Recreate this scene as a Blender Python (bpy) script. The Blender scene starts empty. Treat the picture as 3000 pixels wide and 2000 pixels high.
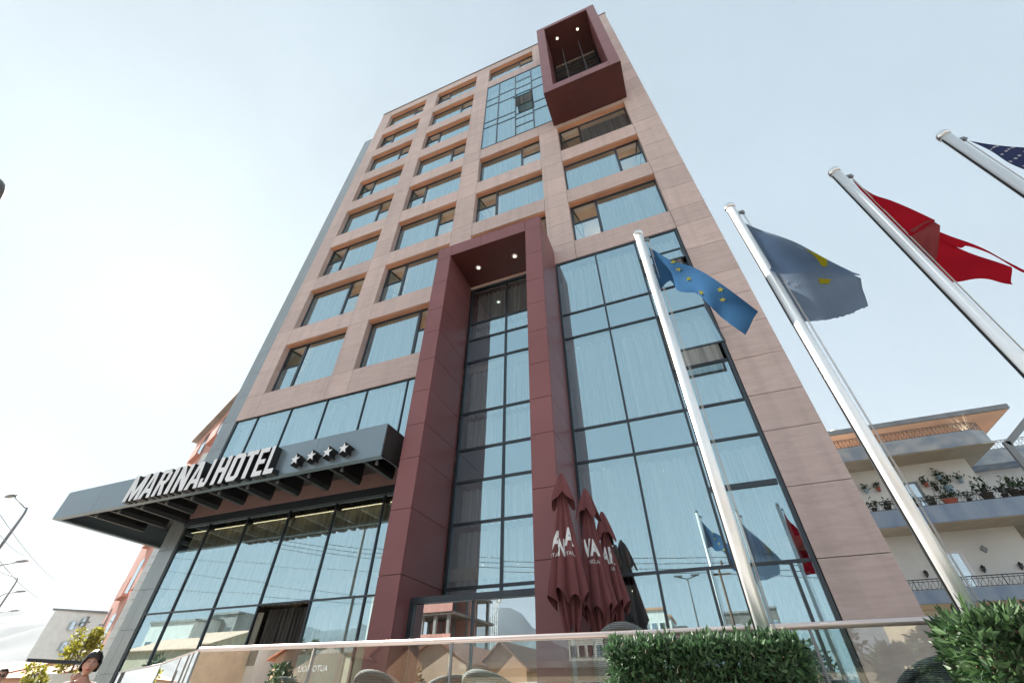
import bpy, bmesh, math, random
from mathutils import Vector, Matrix, noise
random.seed(7)
R = math.radians
HAZE = .00010
SC = bpy.context.scene
COL = SC.collection

# ------------------------------------------------------------------ materials
def nodes(name):
    m = bpy.data.materials.new(name); m.use_nodes = True
    nt = m.node_tree; nt.nodes.clear()
    out = nt.nodes.new('ShaderNodeOutputMaterial')
    return m, nt, out
def N(nt, t, **k):
    n = nt.nodes.new(t)
    for a, b in k.items(): setattr(n, a, b)
    return n
def L(nt, a, b): nt.links.new(a, b)
def coords(nt, scale=(1,1,1), kind='Object'):
    tc = N(nt, 'ShaderNodeTexCoord'); mp = N(nt, 'ShaderNodeMapping'); mp.inputs['Scale'].default_value = scale
    L(nt, tc.outputs[kind], mp.inputs[0]); return mp.outputs[0]
def geo_pos(nt, scale=(1,1,1)):
    g = N(nt, 'ShaderNodeNewGeometry'); mp = N(nt, 'ShaderNodeMapping'); mp.inputs['Scale'].default_value = scale
    L(nt, g.outputs['Position'], mp.inputs[0]); return mp.outputs[0]
def simple(name, col, rough=.6, metal=0, spec=.5, var=.12, vscale=(1.5,1.5,1.5), bump=0, bscale=30, detail=4, col2=None, emis=None, coat=0, stretch=None):
    """principled with a world-space noise variation between two tones"""
    m, nt, out = nodes(name)
    p = N(nt, 'ShaderNodeBsdfPrincipled'); L(nt, p.outputs[0], out.inputs[0])
    p.inputs['Roughness'].default_value = rough; p.inputs['Metallic'].default_value = metal
    p.inputs['Specular IOR Level'].default_value = spec
    p.inputs['Coat Weight'].default_value = coat; p.inputs['Coat Roughness'].default_value = .08
    c2 = col2 or tuple(c*(1-var) for c in col); c1 = col if col2 else tuple(min(1, c*(1+var)) for c in col)
    nz = N(nt, 'ShaderNodeTexNoise'); nz.inputs['Scale'].default_value = 1; nz.inputs['Detail'].default_value = detail
    L(nt, geo_pos(nt, vscale), nz.inputs['Vector'])
    rp = N(nt, 'ShaderNodeValToRGB'); rp.color_ramp.elements[0].position = .33; rp.color_ramp.elements[1].position = .67
    rp.color_ramp.elements[0].color = (*c2, 1); rp.color_ramp.elements[1].color = (*c1, 1)
    L(nt, nz.outputs[0], rp.inputs[0]); L(nt, rp.outputs[0], p.inputs['Base Color'])
    if bump:
        b = N(nt, 'ShaderNodeBump'); b.inputs['Strength'].default_value = bump; b.inputs['Distance'].default_value = .02
        n2 = N(nt, 'ShaderNodeTexNoise'); n2.inputs['Scale'].default_value = bscale; n2.inputs['Detail'].default_value = 5
        L(nt, geo_pos(nt), n2.inputs['Vector']); L(nt, n2.outputs[0], b.inputs['Height']); L(nt, b.outputs[0], p.inputs['Normal'])
    if emis:
        p.inputs['Emission Color'].default_value = (*emis[:3], 1); p.inputs['Emission Strength'].default_value = emis[3]
    return m
def glass_mat(name, tint=(.80,.90,.96), refl=.5, trans=(.55,.62,.62), rough=.0, wobble=.0):
    m, nt, out = nodes(name)
    g = N(nt, 'ShaderNodeBsdfGlossy'); g.inputs['Color'].default_value = (*tint, 1); g.inputs['Roughness'].default_value = rough
    t = N(nt, 'ShaderNodeBsdfTransparent'); t.inputs['Color'].default_value = (*trans, 1)
    mx = N(nt, 'ShaderNodeMixShader'); fr = N(nt, 'ShaderNodeFresnel'); fr.inputs['IOR'].default_value = 1.5
    ma = N(nt, 'ShaderNodeMath', operation='MULTIPLY_ADD'); ma.inputs[1].default_value = 1 - refl; ma.inputs[2].default_value = refl
    ma.use_clamp = True
    L(nt, fr.outputs[0], ma.inputs[0]); L(nt, ma.outputs[0], mx.inputs[0]); L(nt, t.outputs[0], mx.inputs[1]); L(nt, g.outputs[0], mx.inputs[2])
    L(nt, mx.outputs[0], out.inputs[0])
    if wobble:
        b = N(nt, 'ShaderNodeBump'); b.inputs['Strength'].default_value = wobble; b.inputs['Distance'].default_value = .01
        nz = N(nt, 'ShaderNodeTexNoise'); nz.inputs['Scale'].default_value = 1; nz.inputs['Detail'].default_value = 1
        L(nt, geo_pos(nt, (1.1,1.1,.45)), nz.inputs['Vector']); L(nt, nz.outputs[0], b.inputs['Height']); L(nt, b.outputs[0], g.inputs['Normal'])
        # every pane hangs at a very slightly different angle
        oi = N(nt, 'ShaderNodeObjectInfo'); wn = N(nt, 'ShaderNodeTexWhiteNoise', noise_dimensions='1D'); L(nt, oi.outputs['Random'], wn.inputs['W'])
        sb = N(nt, 'ShaderNodeVectorMath', operation='SUBTRACT'); sb.inputs[1].default_value = (.5,.5,.5); L(nt, wn.outputs['Color'], sb.inputs[0])
        sc = N(nt, 'ShaderNodeVectorMath', operation='SCALE'); sc.inputs['Scale'].default_value = .012; L(nt, sb.outputs[0], sc.inputs[0])
        ge = N(nt, 'ShaderNodeNewGeometry'); ad = N(nt, 'ShaderNodeVectorMath', operation='ADD'); L(nt, ge.outputs['Normal'], ad.inputs[0]); L(nt, sc.outputs[0], ad.inputs[1])
        no = N(nt, 'ShaderNodeVectorMath', operation='NORMALIZE'); L(nt, ad.outputs[0], no.inputs[0]); L(nt, no.outputs[0], b.inputs['Normal'])
    return m
def cloth_mat(name, cols, trans=.45, rough=.9):
    """list of colours -> one translucent cloth material per colour"""
    out_ = []
    for i, c in enumerate(cols):
        m, nt, out = nodes(name + str(i))
        d = N(nt, 'ShaderNodeBsdfDiffuse'); t = N(nt, 'ShaderNodeBsdfTranslucent'); mx = N(nt, 'ShaderNodeMixShader')
        nz = N(nt, 'ShaderNodeTexNoise'); nz.inputs['Scale'].default_value = 5; L(nt, geo_pos(nt), nz.inputs['Vector'])
        mc = N(nt, 'ShaderNodeMixRGB'); mc.inputs[1].default_value = (*[x*.82 for x in c], 1); mc.inputs[2].default_value = (*[min(1, x*1.12) for x in c], 1)
        L(nt, nz.outputs[0], mc.inputs[0])
        w = N(nt, 'ShaderNodeTexWave'); w.inputs['Scale'].default_value = 160; L(nt, geo_pos(nt), w.inputs['Vector'])
        b = N(nt, 'ShaderNodeBump'); b.inputs['Strength'].default_value = .08; L(nt, w.outputs[1], b.inputs['Height']); L(nt, b.outputs[0], d.inputs['Normal'])
        L(nt, mc.outputs[0], d.inputs['Color']); L(nt, mc.outputs[0], t.inputs['Color']); mx.inputs[0].default_value = trans
        L(nt, d.outputs[0], mx.inputs[1]); L(nt, t.outputs[0], mx.inputs[2]); L(nt, mx.outputs[0], out.inputs[0]); out_.append(m)
    return out_
def leaf_mat(name, dark, light, trans=.3):
    m, nt, out = nodes(name)
    g = N(nt, 'ShaderNodeNewGeometry'); rp = N(nt, 'ShaderNodeValToRGB')
    rp.color_ramp.elements[0].color = (*dark, 1); rp.color_ramp.elements[1].color = (*light, 1)
    L(nt, g.outputs['Random Per Island'], rp.inputs[0])
    p = N(nt, 'ShaderNodeBsdfPrincipled'); p.inputs['Roughness'].default_value = .5; L(nt, rp.outputs[0], p.inputs['Base Color'])
    t = N(nt, 'ShaderNodeBsdfTranslucent'); L(nt, rp.outputs[0], t.inputs['Color']); mx = N(nt, 'ShaderNodeMixShader'); mx.inputs[0].default_value = trans
    L(nt, p.outputs[0], mx.inputs[1]); L(nt, t.outputs[0], mx.inputs[2]); L(nt, mx.outputs[0], out.inputs[0])
    return m
def stone_mat(name, a, b, c):
    """veined travertine: long horizontal streaks, each panel a slightly different tone"""
    m, nt, out = nodes(name)
    p = N(nt, 'ShaderNodeBsdfPrincipled'); L(nt, p.outputs[0], out.inputs[0]); p.inputs['Roughness'].default_value = .45
    n1 = N(nt, 'ShaderNodeTexNoise'); n1.inputs['Scale'].default_value = 1; n1.inputs['Detail'].default_value = 6; n1.inputs['Roughness'].default_value = .62; n1.inputs['Distortion'].default_value = .6
    L(nt, geo_pos(nt, (1.3,1.3,9)), n1.inputs['Vector'])
    rp = N(nt, 'ShaderNodeValToRGB'); e = rp.color_ramp.elements
    e[0].position = .3; e[0].color = (*a, 1); e[1].position = .72; e[1].color = (*c, 1); x = e.new(.5); x.color = (*b, 1)
    L(nt, n1.outputs[0], rp.inputs[0])
    g = N(nt, 'ShaderNodeNewGeometry'); mr = N(nt, 'ShaderNodeMapRange'); mr.inputs[3].default_value = .90; mr.inputs[4].default_value = 1.06
    L(nt, g.outputs['Random Per Island'], mr.inputs[0])
    n2 = N(nt, 'ShaderNodeTexNoise'); n2.inputs['Scale'].default_value = 1; n2.inputs['Detail'].default_value = 3; L(nt, geo_pos(nt, (5,5,40)), n2.inputs['Vector'])
    m2 = N(nt, 'ShaderNodeMapRange'); m2.inputs[1].default_value = .3; m2.inputs[2].default_value = .7; m2.inputs[3].default_value = .95; m2.inputs[4].default_value = 1.04; L(nt, n2.outputs[0], m2.inputs[0])
    mu0 = N(nt, 'ShaderNodeMath', operation='MULTIPLY'); L(nt, mr.outputs[0], mu0.inputs[0]); L(nt, m2.outputs[0], mu0.inputs[1])
    # faint rain streaks running down the cladding
    n3 = N(nt, 'ShaderNodeTexNoise'); n3.inputs['Scale'].default_value = 1; n3.inputs['Detail'].default_value = 4; L(nt, geo_pos(nt, (3.5,3.5,.16)), n3.inputs['Vector'])
    m3 = N(nt, 'ShaderNodeMapRange'); m3.inputs[1].default_value = .30; m3.inputs[2].default_value = .55; m3.inputs[3].default_value = .90; m3.inputs[4].default_value = 1.02; L(nt, n3.outputs[0], m3.inputs[0])
    mu = N(nt, 'ShaderNodeMath', operation='MULTIPLY'); L(nt, mu0.outputs[0], mu.inputs[0]); L(nt, m3.outputs[0], mu.inputs[1])
    v = N(nt, 'ShaderNodeVectorMath', operation='SCALE'); L(nt, rp.outputs[0], v.inputs[0]); L(nt, mu.outputs[0], v.inputs['Scale'])
    L(nt, v.outputs[0], p.inputs['Base Color'])
    return m

M = {}
M['stone'] = stone_mat('stone', (.565,.425,.385), (.64,.485,.44), (.685,.54,.50))
M['soffit'] = simple('soffit_orange', (.80,.41,.26), .35, var=.18, vscale=(.8,3,3))  # window soffits toned more orange than the wall cladding
M['grey_panel'] = simple('grey_panel', (.30,.34,.35), .22, metal=.35, var=.05)
M['joint'] = simple('joint', (.02,.018,.018), .8)
M['maroon'] = simple('maroon_panel', (.25,.095,.098), .40, spec=.4, var=.07, vscale=(.6,.6,.6))
_b = M['maroon'].node_tree; _p = [n for n in _b.nodes if n.type == 'BSDF_PRINCIPLED'][0]; _n = N(_b, 'ShaderNodeTexNoise'); _n.inputs['Scale'].default_value = 1; L(_b, geo_pos(_b, (1.6,1.6,1.1)), _n.inputs['Vector'])
_u = N(_b, 'ShaderNodeBump'); _u.inputs['Strength'].default_value = .25; _u.inputs['Distance'].default_value = .03; L(_b, _n.outputs[0], _u.inputs['Height']); L(_b, _u.outputs[0], _p.inputs['Normal'])
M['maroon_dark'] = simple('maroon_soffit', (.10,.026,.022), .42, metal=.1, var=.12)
M['frame'] = simple('window_frame', (.05,.062,.075), .3, metal=.4, var=.1)
M['glass'] = glass_mat('solar_glass', (.68,.92,1.0), .52, (.86,.93,.95), wobble=.035)
M['glass_door'] = glass_mat('door_glass', (.80,.91,.97), .60, (.30,.32,.32), wobble=.06)
M['clear'] = glass_mat('clear_glass', (.95,.98,.98), .05, (.88,.93,.92))
M['back'] = simple('spandrel', (.09,.12,.14), .6, var=.05)
M['curtain'] = simple('curtain', (.90,.90,.88), .9, col2=(.50,.52,.53), vscale=(9,9,.04))
M['curtain_dark'] = simple('curtain_taupe', (.72,.68,.55), .9, var=.2, vscale=(9,9,.3))
M['inside'] = simple('interior', (.52,.44,.36), .8)
M['ceiling'] = simple('room_ceiling', (.80,.66,.54), .8)
M['conc'] = simple('concrete', (.33,.33,.32), .8, var=.2, vscale=(.8,.8,.8), bump=.3, bscale=12)
M['concd'] = simple('concrete_raw', (.22,.20,.18), .85, var=.3, vscale=(.5,.5,1.2), bump=.4, bscale=9)
M['black'] = simple('black_metal', (.012,.012,.013), .45, var=.1)
M['canopy'] = simple('canopy_panel', (.22,.28,.32), .3, metal=.45, var=.06, vscale=(.5,.5,.5))
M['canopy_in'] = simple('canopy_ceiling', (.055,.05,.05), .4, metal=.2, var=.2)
M['white'] = simple('white_acrylic', (.85,.86,.88), .35, var=.02)
M['lamp'] = simple('downlight', (.9,.85,.75), .4, emis=(1,.85,.62,.7))
M['steel'] = simple('brushed_steel', (.88,.90,.91), .34, metal=.5, var=.03, vscale=(8,8,.2))
M['chrome'] = simple('polished_cap', (.8,.8,.79), .1, metal=1, var=.03)
M['rail'] = simple('rail_cap', (.70,.60,.57), .3, metal=.6, var=.05)
M['rope'] = simple('rope', (.5,.5,.5), .9)
M['galv'] = simple('galvanised', (.22,.23,.24), .5, metal=.5, var=.15)
M['asphalt'] = simple('asphalt', (.06,.06,.062), .9, var=.3, bump=.4, bscale=60)
M['paving'] = simple('paving', (.44,.41,.38), .85, var=.15, bump=.2, bscale=20)
M['ground'] = simple('dry_ground', (.27,.24,.19), .95, var=.3, vscale=(.05,.05,.05))
M['paint'] = simple('road_paint', (.7,.7,.68), .7)
M['wallwhite'] = simple('white_render', (.80,.80,.76), .85, var=.07, vscale=(.7,.7,.5), bump=.1, bscale=15)
M['peach'] = simple('peach_render', (.62,.42,.31), .85, var=.1, vscale=(.5,.5,.5))
M['orange'] = simple('orange_render', (.62,.34,.21), .85, var=.12, vscale=(.4,.4,.4))
M['cream'] = simple('cream_render', (.62,.52,.38), .85, var=.08)
M['blueslab'] = simple('painted_slab', (.22,.30,.43), .75, col2=(.36,.43,.52), vscale=(2.2,2.2,.5), detail=8, bump=.2, bscale=10)
M['peel'] = simple('peeling_slab', (.28,.34,.42), .8, col2=(.52,.54,.54), vscale=(1.7,1.7,2.2), detail=9, bump=.3, bscale=8)
M['redwall'] = simple('red_render', (.62,.33,.28), .85, var=.18, vscale=(.6,.6,.3))
M['tile'] = simple('clay_tiles', (.42,.17,.09), .8, col2=(.25,.10,.06), vscale=(3,3,3), bump=.6, bscale=14)
M['iron'] = simple('wrought_iron', (.03,.03,.03), .5)
M['wood'] = simple('timber', (.16,.09,.05), .7, var=.3)
M['lining'] = simple('white_lining', (.86,.80,.72), .6, var=.03)
M['band'] = simple('band_panel', (.30,.19,.18), .4, var=.05)
M['palegrey'] = simple('pale_grey_render', (.70,.73,.74), .85, var=.05)
M['room_fill'] = simple('room_fill_glow', (.9,.85,.75), .4, emis=(1,.78,.55,9))  # glow of the added lamps that brighten the rooms
M['cove'] = simple('cove_light', (.9,.85,.7), .4, emis=(1,.85,.5,.5))
M['curtain_open'] = simple('strings_and_shade', (.13,.12,.105), .9, col2=(.02,.018,.016), vscale=(14,14,.4))  # strands darkened so the colour also carries the doorway's shade
M['wicker'] = None
M['hill'] = simple('hill', (.045,.065,.07), .95, var=.35, vscale=(.004,.004,.004), detail=8)
M['fabric'] = simple('umbrella_fabric', (.17,.05,.052), .85, var=.12, vscale=(4,4,1), bump=.15, bscale=90)
M['print'] = simple('white_print', (.78,.78,.78), .8)
M['hedge'] = leaf_mat('hedge_leaf', (.016,.045,.018), (.095,.19,.085))
M['hedge2'] = leaf_mat('hedge_leaf_bright', (.014,.045,.016), (.105,.195,.075))
M['yleaf'] = leaf_mat('yellow_leaf', (.16,.17,.02), (.42,.40,.06), .5)
M['gleaf'] = leaf_mat('tree_leaf', (.02,.05,.02), (.09,.14,.05))
M['pleaf'] = leaf_mat('pot_leaf', (.012,.03,.01), (.05,.09,.03))
M['twig'] = simple('twig', (.13,.10,.075), .85)
M['soil'] = simple('soil', (.05,.04,.03), .95)
M['skin'] = simple('skin', (.47,.25,.18), .5, var=.05)
M['hair'] = simple('dark_hair', (.02,.012,.01), .5, var=.3, vscale=(60,60,6))
M['shirt'] = simple('patterned_shirt', (.10,.10,.10), .85, col2=(.55,.53,.5), vscale=(30,30,30))
M['darkcloth'] = simple('dark_cloth', (.02,.022,.03), .85)
M['terracotta'] = simple('terracotta', (.38,.10,.06), .7)
M['bluepot'] = simple('blue_glaze', (.25,.38,.45), .4)
M['car_w'] = simple('car_paint_white', (.62,.63,.64), .25, metal=.1, coat=.6, var=.02)
M['car_r'] = simple('car_paint_red', (.45,.02,.03), .25, metal=.1, coat=.6, var=.02)
M['tyre'] = simple('tyre', (.02,.02,.02), .8)
M['sign_green'] = simple('sign_green', (.05,.12,.10), .5)
M['sign_red'] = simple('sign_red', (.5,.03,.05), .5)
M['crane'] = simple('crane_paint', (.75,.76,.75), .5)
def wicker():
    m, nt, out = nodes('wicker')
    p = N(nt, 'ShaderNodeBsdfPrincipled'); L(nt, p.outputs[0], out.inputs[0]); p.inputs['Roughness'].default_value = .7
    w = N(nt, 'ShaderNodeTexWave', wave_type='BANDS', bands_direction='Z'); w.inputs['Scale'].default_value = 28; w.inputs['Distortion'].default_value = 3
    w.inputs['Detail Scale'].default_value = 6
    L(nt, coords(nt), w.inputs['Vector']); rp = N(nt, 'ShaderNodeValToRGB'); rp.color_ramp.elements[0].color = (.05,.05,.05,1); rp.color_ramp.elements[1].color = (.36,.38,.37,1)
    L(nt, w.outputs[1], rp.inputs[0]); L(nt, rp.outputs[0], p.inputs['Base Color'])
    b = N(nt, 'ShaderNodeBump'); b.inputs['Strength'].default_value = .8; b.inputs['Distance'].default_value = .01; L(nt, w.outputs[1], b.inputs['Height']); L(nt, b.outputs[0], p.inputs['Normal'])
    return m
M['wicker'] = wicker()

# ------------------------------------------------------------------ mesh helpers
class MB:
    def __init__(s): s.v = []; s.f = []; s.m = []
    def quad(s, pts, mi=0):
        n = len(s.v); s.v += [tuple(p) for p in pts]; s.f.append(tuple(range(n, n+len(pts)))); s.m.append(mi); return s
    def box(s, x0, x1, y0, y1, z0, z1, mi=0):
        if x0 > x1: x0, x1 = x1, x0
        if y0 > y1: y0, y1 = y1, y0
        if z0 > z1: z0, z1 = z1, z0
        n = len(s.v)
        s.v += [(x0,y0,z0),(x1,y0,z0),(x1,y1,z0),(x0,y1,z0),(x0,y0,z1),(x1,y0,z1),(x1,y1,z1),(x0,y1,z1)]
        for f in ((0,3,2,1),(4,5,6,7),(0,1,5,4),(1,2,6,5),(2,3,7,6),(3,0,4,7)): s.f.append(tuple(n+i for i in f)); s.m.append(mi)
        return s
    def prism(s, poly, a0, a1, axis='z', mi=0):
        """poly of 2D points extruded along axis (z: xy, y: xz, x: yz)"""
        def P(p, a): return {'z': (p[0],p[1],a), 'y': (p[0],a,p[1]), 'x': (a,p[0],p[1])}[axis]
        n = len(s.v); k = len(poly); s.v += [P(p, a0) for p in poly] + [P(p, a1) for p in poly]
        s.f.append(tuple(range(n, n+k))[::-1]); s.m.append(mi); s.f.append(tuple(range(n+k, n+2*k))); s.m.append(mi)
        for i in range(k):
            j = (i+1) % k; s.f.append((n+i, n+j, n+k+j, n+k+i)); s.m.append(mi)
        return s
    def tube(s, pts, r, n=8, mi=0, cap=True):
        pts = [Vector(p) for p in pts]; rs = r if isinstance(r, (list, tuple)) else [r]*len(pts); base = len(s.v)
        prev = None
        for i, p in enumerate(pts):
            d = (pts[min(i+1, len(pts)-1)] - pts[max(i-1, 0)]).normalized()
            if prev is None:
                a = d.orthogonal().normalized()
            else:
                a = (prev - d*prev.dot(d)); a = a.normalized() if a.length > 1e-6 else d.orthogonal().normalized()
            prev = a; b = d.cross(a)
            for k in range(n):
                t = 2*math.pi*k/n; s.v.append(tuple(p + (a*math.cos(t) + b*math.sin(t))*rs[i]))
        for i in range(len(pts)-1):
            for k in range(n):
                k2 = (k+1) % n; s.f.append((base+i*n+k, base+i*n+k2, base+(i+1)*n+k2, base+(i+1)*n+k)); s.m.append(mi)
        if cap:
            s.f.append(tuple(base+k for k in range(n))[::-1]); s.m.append(mi)
            e = base+(len(pts)-1)*n; s.f.append(tuple(e+k for k in range(n))); s.m.append(mi)
        return s
    def lathe(s, prof, cx=0, cy=0, n=24, mi=0):
        base = len(s.v)
        for r, z in prof:
            for k in range(n):
                t = 2*math.pi*k/n; s.v.append((cx+r*math.cos(t), cy+r*math.sin(t), z))
        for i in range(len(prof)-1):
            for k in range(n):
                k2 = (k+1) % n; s.f.append((base+i*n+k, base+i*n+k2, base+(i+1)*n+k2, base+(i+1)*n+k)); s.m.append(mi)
        return s
    def grid(s, pts, mi=0):
        """pts[i][j] rows"""
        base = len(s.v); nr, nc = len(pts), len(pts[0])
        for row in pts: s.v += [tuple(p) for p in row]
        for i in range(nr-1):
            for j in range(nc-1):
                a = base+i*nc+j; s.f.append((a, a+1, a+nc+1, a+nc)); s.m.append(mi)
        return s
    def build(s, name, mats, parent=None, off=(0,0,0), smooth=False, bevel=0, auto=None):
        me = bpy.data.meshes.new(name)
        me.from_pydata([(v[0]-off[0], v[1]-off[1], v[2]-off[2]) for v in s.v], [], s.f)
        mats = mats if isinstance(mats, (list, tuple)) else [mats]
        for m in mats: me.materials.append(m)
        for p, mi in zip(me.polygons, s.m): p.material_index = mi
        if smooth: me.polygons.foreach_set('use_smooth', [True]*len(me.polygons))
        if bevel:
            bm = bmesh.new(); bm.from_mesh(me); bmesh.ops.remove_doubles(bm, verts=bm.verts, dist=1e-5)
            es = [e for e in bm.edges if len(e.link_faces) == 2 and e.calc_face_angle(0) > .5]
            bmesh.ops.bevel(bm, geom=es, offset=bevel, segments=2, affect='EDGES', profile=.6, clamp_overlap=True); bm.to_mesh(me); bm.free()
        me.update(); o = bpy.data.objects.new(name, me); COL.objects.link(o)
        if parent: o.parent = parent
        return o
def tag(o, label=None, cat=None, group=None, kind=None):
    if label: o['label'] = label
    if cat: o['category'] = cat
    if group: o['group'] = group
    if kind: o['kind'] = kind
    return o
def empty(name, loc, label, cat, group=None, rz=0):
    o = bpy.data.objects.new(name, None); COL.objects.link(o); o.location = loc; o.rotation_euler = (0,0,rz); o.empty_display_size = .3
    return tag(o, label, cat, group)
def copy_tree(o, parent=None):
    c = o.copy(); COL.objects.link(c); c.parent = parent
    for ch in list(KIDS.get(o.name, [])): copy_tree(ch, c)
    return c
KIDS = {}
def index_kids():
    KIDS.clear()
    for o in COL.objects:
        if o.parent: KIDS.setdefault(o.parent.name, []).append(o)
def text_mesh(ch, size, extrude=0, sx=1, shear=0, bold=0):
    c = bpy.data.curves.new('t', 'FONT'); c.body = ch; c.size = size; c.extrude = extrude; c.shear = shear; c.offset = bold; c.resolution_u = 4
    o = bpy.data.objects.new('t', c); COL.objects.link(o)
    dg = bpy.context.evaluated_depsgraph_get(); me = bpy.data.meshes.new_from_object(o.evaluated_get(dg))
    bpy.data.objects.remove(o)
    for v in me.vertices: v.co.x *= sx
    return me
def bounds(me):
    xs = [v.co.x for v in me.vertices]; ys = [v.co.y for v in me.vertices]; return min(xs), max(xs), min(ys), max(ys)
def star_poly(cx, cz, r, rot=0, k=.40):
    return [(cx + (r if i % 2 == 0 else r*k)*math.sin(rot+i*math.pi/5), cz + (r if i % 2 == 0 else r*k)*math.cos(rot+i*math.pi/5)) for i in range(10)]

# ------------------------------------------------------------------ camera, world, sun
YAW, PIT, ROL = -3.83778764e-01, 7.10665694e-01, 5.82733667e-03
cy_, sy_, cp_, sp_ = math.cos(YAW), math.sin(YAW), math.cos(PIT), math.sin(PIT)
fw = Vector((sy_*cp_, cy_*cp_, sp_)); r0 = Vector((cy_, -sy_, 0)); u0 = r0.cross(fw)
rr = math.cos(ROL)*r0 + math.sin(ROL)*u0; uu = -math.sin(ROL)*r0 + math.cos(ROL)*u0
cam = bpy.data.cameras.new('camera'); cam.sensor_width = 36; cam.lens = 1250.667*36/3000; cam.clip_end = 20000; cam.clip_start = .05
co = bpy.data.objects.new('camera', cam); COL.objects.link(co)
mt = Matrix((rr, uu, -fw)).transposed().to_4x4(); mt.translation = Vector((0,-9.15,1.2)); co.matrix_world = mt
SC.camera = co
SUN_AZ = R(-72)      # compass angle from +Y towards +X: the sun stands behind and left of the hotel
SUN_EL = R(36)
w = bpy.data.worlds.new('World'); SC.world = w; w.use_nodes = True; nt = w.node_tree; nt.nodes.clear()
sky = N(nt, 'ShaderNodeTexSky'); sky.sky_type = 'NISHITA'; sky.sun_disc = False; sky.sun_elevation = SUN_EL; sky.sun_rotation = SUN_AZ
sky.altitude = 100; sky.air_density = 1.0; sky.dust_density = 3.0; sky.ozone_density = 1.2
bg = N(nt, 'ShaderNodeBackground'); bg.inputs[1].default_value = .15
# thin high haze: desaturates the clear sky in soft patches
hs = N(nt, 'ShaderNodeGamma'); hs.inputs['Gamma'].default_value = .15
tc = N(nt, 'ShaderNodeTexCoord'); nz = N(nt, 'ShaderNodeTexNoise'); nz.inputs['Scale'].default_value = 2.2; nz.inputs['Detail'].default_value = 6; nz.inputs['Roughness'].default_value = .55; nz.inputs['Distortion'].default_value = .4
L(nt, tc.outputs['Generated'], nz.inputs['Vector'])
mr = N(nt, 'ShaderNodeMapRange'); mr.inputs[1].default_value = .35; mr.inputs[2].default_value = .75; mr.inputs[3].default_value = .955; mr.inputs[4].default_value = 1.075
L(nt, nz.outputs[0], mr.inputs[0]); vm = N(nt, 'ShaderNodeVectorMath', operation='SCALE')
L(nt, sky.outputs[0], hs.inputs['Color']); L(nt, hs.outputs[0], vm.inputs[0]); L(nt, mr.outputs[0], vm.inputs['Scale'])
ow = N(nt, 'ShaderNodeOutputWorld'); tn = N(nt, 'ShaderNodeVectorMath', operation='MULTIPLY'); tn.inputs[1].default_value = (.80,.945,1.02); L(nt, vm.outputs[0], tn.inputs[0]); L(nt, tn.outputs[0], bg.inputs[0]); L(nt, bg.outputs[0], ow.inputs[0])
sl = bpy.data.lights.new('sun', 'SUN'); sl.energy = 4.2; sl.angle = R(.5); sl.color = (1,.93,.84)
so = bpy.data.objects.new('sun', sl); COL.objects.link(so)
sd = Vector((math.sin(SUN_AZ)*math.cos(SUN_EL), math.cos(SUN_AZ)*math.cos(SUN_EL), math.sin(SUN_EL)))
so.rotation_euler = sd.to_track_quat('Z', 'Y').to_euler()
SC.view_settings.view_transform = 'Standard'; SC.view_settings.look = 'None'; SC.view_settings.gamma = 1; SC.view_settings.exposure = 2.14
SC.cycles.max_bounces = 8; SC.cycles.transparent_max_bounces = 16; SC.cycles.caustics_reflective = False; SC.cycles.caustics_refractive = False
SC.cycles.sample_clamp_indirect = 6

# ------------------------------------------------------------------ setting
def sheet(name, poly, z, mat):
    b = MB(); b.quad([(x,y,z) for x,y in poly]); return tag(b.build(name, mat), kind='structure')
sheet('ground', [(-6000,-6000),(6000,-6000),(6000,6000),(-6000,6000)], 0, M['ground'])
sheet('road', [(-300,-24),(300,-24),(300,-11.5),(-300,-11.5)], .004, M['asphalt'])
sheet('side_road', [(-22.5,-11.5),(-15.9,-11.5),(-75,60),(-92,60)], .006, M['asphalt'])
b = MB(); b.box(-15.6,60,-11.5,-5.3,0,.13); tag(b.build('pavement', M['paving'], bevel=.02), kind='structure')
b = MB(); b.box(-300,300,-27,-24,0,.13); tag(b.build('far_pavement', M['paving']), kind='structure')
b = MB()
for i in range(-20, 21): b.box(i*8-1.5, i*8+1.5, -17.85, -17.7, .0045, .009)
tag(b.build('road_marking', M['paint']), kind='structure')
b = MB(); b.prism([(-15.4,.1),(-15.4,-1.2),(-4.95,-5.5),(-.75,-5.22),(6.5,-5.1),(6.5,.1)], .13, .5); tag(b.build('terrace', M['paving']), kind='structure')

def ridge(name, pts, depth, seed):
    """mountain range: a height profile along x at a distance, with a body that falls away in front and behind"""
    b = MB(); rows = []; n = 160
    xs = [p[0] for p in pts]
    def prof(x):
        for (x0,z0),(x1,z1) in zip(pts, pts[1:]):
            if x0 <= x <= x1:
                t = (x-x0)/(x1-x0); t = t*t*(3-2*t); return z0+(z1-z0)*t
        return 0
    for j, (dy, k) in enumerate(((-.5,0),(-.36,.22),(-.22,.5),(-.1,.82),(0,1),(.15,.7),(.4,0))):
        row = []
        for i in range(n+1):
            x = xs[0] + (xs[-1]-xs[0])*i/n
            h = prof(x)*k; h *= 1 + .10*noise.noise(Vector((x/260, dy*6+seed, 0))) + .045*noise.noise(Vector((x/70, dy*16, seed)))
            row.append((x, dy*depth + 60*noise.noise(Vector((x/300, dy*3, seed+3))), h))
        rows.append(row)
    b.grid(rows); return b
b = ridge('h', [(-9000,0),(-7600,380),(-6400,520),(-5600,600),(-5000,545),(-4300,470),(-3500,420),(-2200,200),(0,0)], 2600, 1)
o = b.build('mountains', M['hill'], smooth=True); o.location = (0,2200,0); tag(o, kind='structure')
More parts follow.
